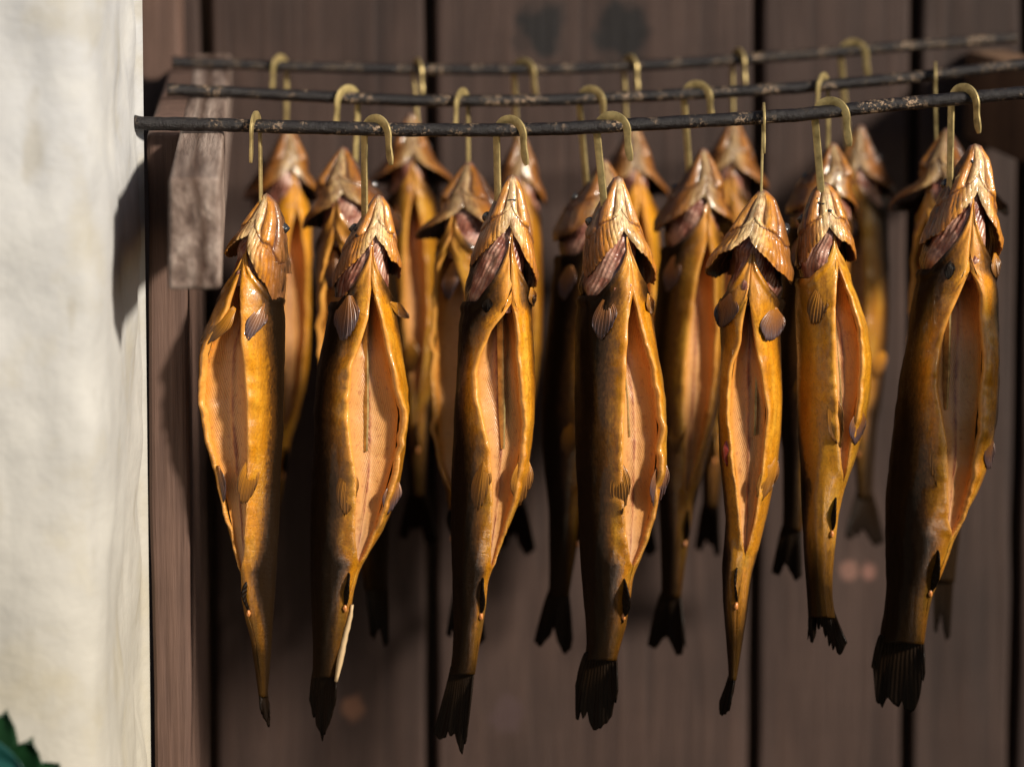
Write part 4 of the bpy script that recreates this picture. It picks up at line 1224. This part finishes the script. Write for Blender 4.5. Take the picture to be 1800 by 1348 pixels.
# post beside the plaster, end of the cabinet's side
yp = 0.012
x0, x1 = float(at(263, 700, yp)[0]), float(at(329, 700, yp)[0])
zt = float(at(345, 232.5, Y_FRONT)[2]) - 0.0012
post = box_grid('wooden_post', x0, x1, yp, Y_WALL - 0.004, zbot, zt, POSTW, None, 6, 60, 0.0010, 71, 0.004)
tag(post, 'upright brown post between the pale plaster and the planks', 'post')

yc = 0.455
cb = box_grid('corner_board', float(at(215, 100, yc)[0]), float(at(316, 100, yc)[0]), yc, Y_WALL - 0.004, zbot, ztop, POSTW, None, 4, 40, 0.0012, 75, 0.003)
tag(cb, 'tall brown corner board rising behind the post beside the plaster', 'board')

# left bracket beam under the rods
zb = float(at(345, 232.5, Y_FRONT)[2]) - 0.0006
yf = -0.213
bx0, bx1 = float(at(295, 311, yf)[0]), float(at(386, 311, yf)[0])
bz0 = float(at(340, 510, yf)[2])
beam = box_grid('bracket_beam', bx0, bx1, yf, Y_WALL - 0.003, bz0, zb, BEAMW, None, 10, 16, 0.0009, 81, 0.005)
tag(beam, 'weathered grey beam at left, its cut end facing us under the rods', 'beam', 'bracket beams carrying the rods')
# right bracket beam
rx0 = float(at(1692, 240, Y_WALL)[0])
rz1, rz0 = float(at(1692, 88, Y_WALL)[2]), float(at(1692, 243, Y_WALL)[2])
rb = box_grid('bracket_beam', rx0, rx0 + 0.036, -0.20, Y_WALL - 0.003, rz0, rz1, DARKW, None, 6, 14, 0.0010, 91, 0.004)
tag(rb, 'dark bracket beam running toward us at the upper right edge', 'beam', 'bracket beams carrying the rods')

# ------------------------------------------------------------------ plaster wall
pm = M('old_limewash')
P_ = pm.geo()
n1 = pm.noise(P_, 14, 4, 0.6)
n2 = pm.noise(P_, 38, 4, 0.55)
n3 = pm.noise(pm.scaled(P_, (1, 1, 0.45)), 42, 2, 0.5)
c = pm.ramp(n1, [(0.3, (0.37, 0.345, 0.30)), (0.48, (0.41, 0.405, 0.41)), (0.7, (0.50, 0.485, 0.465))])
pz = pm.sep(P_)[2]
dirt_ = pm.ramp(pm.math('MULTIPLY', pm.math('SUBTRACT', pm.math('ADD', pz, pm.math('MULTIPLY', pm.math('SUBTRACT', n1, 0.5), 0.3)), 1.05), 2.0), [(0.0, (1, 1, 1)), (0.85, (0, 0, 0))])
c = pm.mix(pm.math('MULTIPLY', dirt_, 0.75), c, (0.36, 0.315, 0.23))
st = pm.ramp(n3, [(0.66, (0, 0, 0)), (0.74, (1, 1, 1))])
c = pm.mix(pm.math('MULTIPLY', st, 0.5), c, (0.30, 0.27, 0.22))
pm.set(Base_Color=c, Roughness=0.9, Normal=pm.bump(n2, 0.35, 0.006), Specular_IOR_Level=0.2)
# made-up rounded step toward us, shaped so the beam's shadow misses the outer face
prof = [(258, 0.007), (246, 0.007), (238, 0.0), (229, -0.04), (218, -0.10), (207, -0.165), (194, -0.205), (170, -0.225), (120, -0.233), (0, -0.24), (-200, -0.245), (-900, -0.25)]
pxy = np.array([at(x_, 700, y_)[:2] for x_, y_ in prof])
cum = np.concatenate([[0], np.cumsum(np.linalg.norm(np.diff(pxy, axis=0), axis=1))])
gu = np.concatenate([np.linspace(0, cum[8], 70), np.linspace(cum[8], cum[-1], 70)[1:]])
sx_ = np.interp(gu, cum, pxy[:, 0])
sy_ = np.interp(gu, cum, pxy[:, 1])
for _ in range(3):
    sx_[1:-1] = (sx_[:-2] + 2 * sx_[1:-1] + sx_[2:]) / 4
    sy_[1:-1] = (sy_[:-2] + 2 * sy_[1:-1] + sy_[2:]) / 4
tx_, ty_ = np.gradient(sx_), np.gradient(sy_)
ln_ = np.hypot(tx_, ty_)
nx_, ny_ = -ty_ / ln_, tx_ / ln_
fl_ = np.where(nx_ - ny_ < 0, -1, 1)
nx_, ny_ = nx_ * fl_, ny_ * fl_
gz = np.linspace(zbot - 0.2, ztop + 0.1, 140)
U, Z = np.meshgrid(gu, gz)
dd = 0.005 * vnoise(U * 7, Z * 6, 0, 5) + 0.0030 * vnoise(U * 30, Z * 26, 0, 6) - 0.003 * np.clip(vnoise(U * 60, Z * 34, 0, 8) - 0.45, 0, 1)
dd = dd * smooth(U / 0.02)
V2 = np.stack([sx_[None, :] + nx_[None, :] * dd, sy_[None, :] + ny_[None, :] * dd, Z], -1)
rp_ = at(225, 700, 0.25)
ret = np.stack([np.full((140, 1), rp_[0]), np.full((140, 1), rp_[1]), Z[:, :1]], -1)      # the wall's side, behind its edge
V2 = np.concatenate([ret, V2], 1)
plaster = link('plaster_wall', V2, grid_faces(140, len(gu) + 1), pm.m)
tag(plaster, 'bright uneven cream plaster wall at the left edge', 'wall')

# ------------------------------------------------------------------ leaves
lm = M('dark_leaf')
n1 = lm.noise(lm.geo(), 60, 3, 0.5)
lm.set(Base_Color=lm.mix(n1, (0.004, 0.020, 0.006), (0.008, 0.034, 0.012)), Roughness=0.32)
lm2 = M('blue_green_leaf')
lm2.set(Base_Color=lm2.mix(lm2.noise(lm2.geo(), 60, 3, 0.5), (0.006, 0.040, 0.034), (0.009, 0.055, 0.046)), Roughness=0.3)
plant = empty('leafy_plant', at(-40, 1700, -0.27))
tag(plant, 'dark green leafy plant at the bottom left corner before the plaster', 'plant')


def leaf(base, tip, w, Y, mat, bend):
    b, t_ = at(base[0], base[1], Y), at(tip[0], tip[1], Y - bend)
    ax = t_ - b
    L = np.linalg.norm(ax)
    ax /= L
    sd = np.cross(ax, np.array([0.25, -1.0, 0.3]))
    sd /= np.linalg.norm(sd)
    nm = np.cross(sd, ax)
    V = []
    nv, nu = 12, 7
    for i in range(nv):
        f = i / (nv - 1)
        ww = w * PX * math.sin(math.pi * min(1, f * 0.97 + 0.03)) ** 0.75
        for j in range(nu):
            q = -1 + 2 * j / (nu - 1)
            V.append(b + ax * L * f + sd * ww * q + nm * (0.004 * abs(q) - 0.010 * f * f))
    solid(link('leaf', V, grid_faces(nv, nu), mat, plant), 0.0005)


leaf((-60, 1440), (12, 1262), 46, -0.27, lm.m, 0.01)
leaf((-10, 1420), (52, 1318), 46, -0.27, lm.m, 0.02)
leaf((30, 1430), (102, 1350), 50, -0.27, lm.m, 0.0)
leaf((-80, 1300), (34, 1352), 24, -0.30, lm2.m, 0.02)
leaf((-90, 1380), (-10, 1330), 40, -0.27, lm.m, 0.0)
sv = []
for i in range(10):
    f = i / 9
    p = at(-40 + 25 * f, 1700 - 330 * f, -0.27)
    for k in range(6):
        sv.append(p + np.array([math.cos(k * math.pi / 3), math.sin(k * math.pi / 3), 0]) * 0.003 * (1 - 0.5 * f))
link('stem', sv, grid_faces(10, 6, True), lm.m, plant)
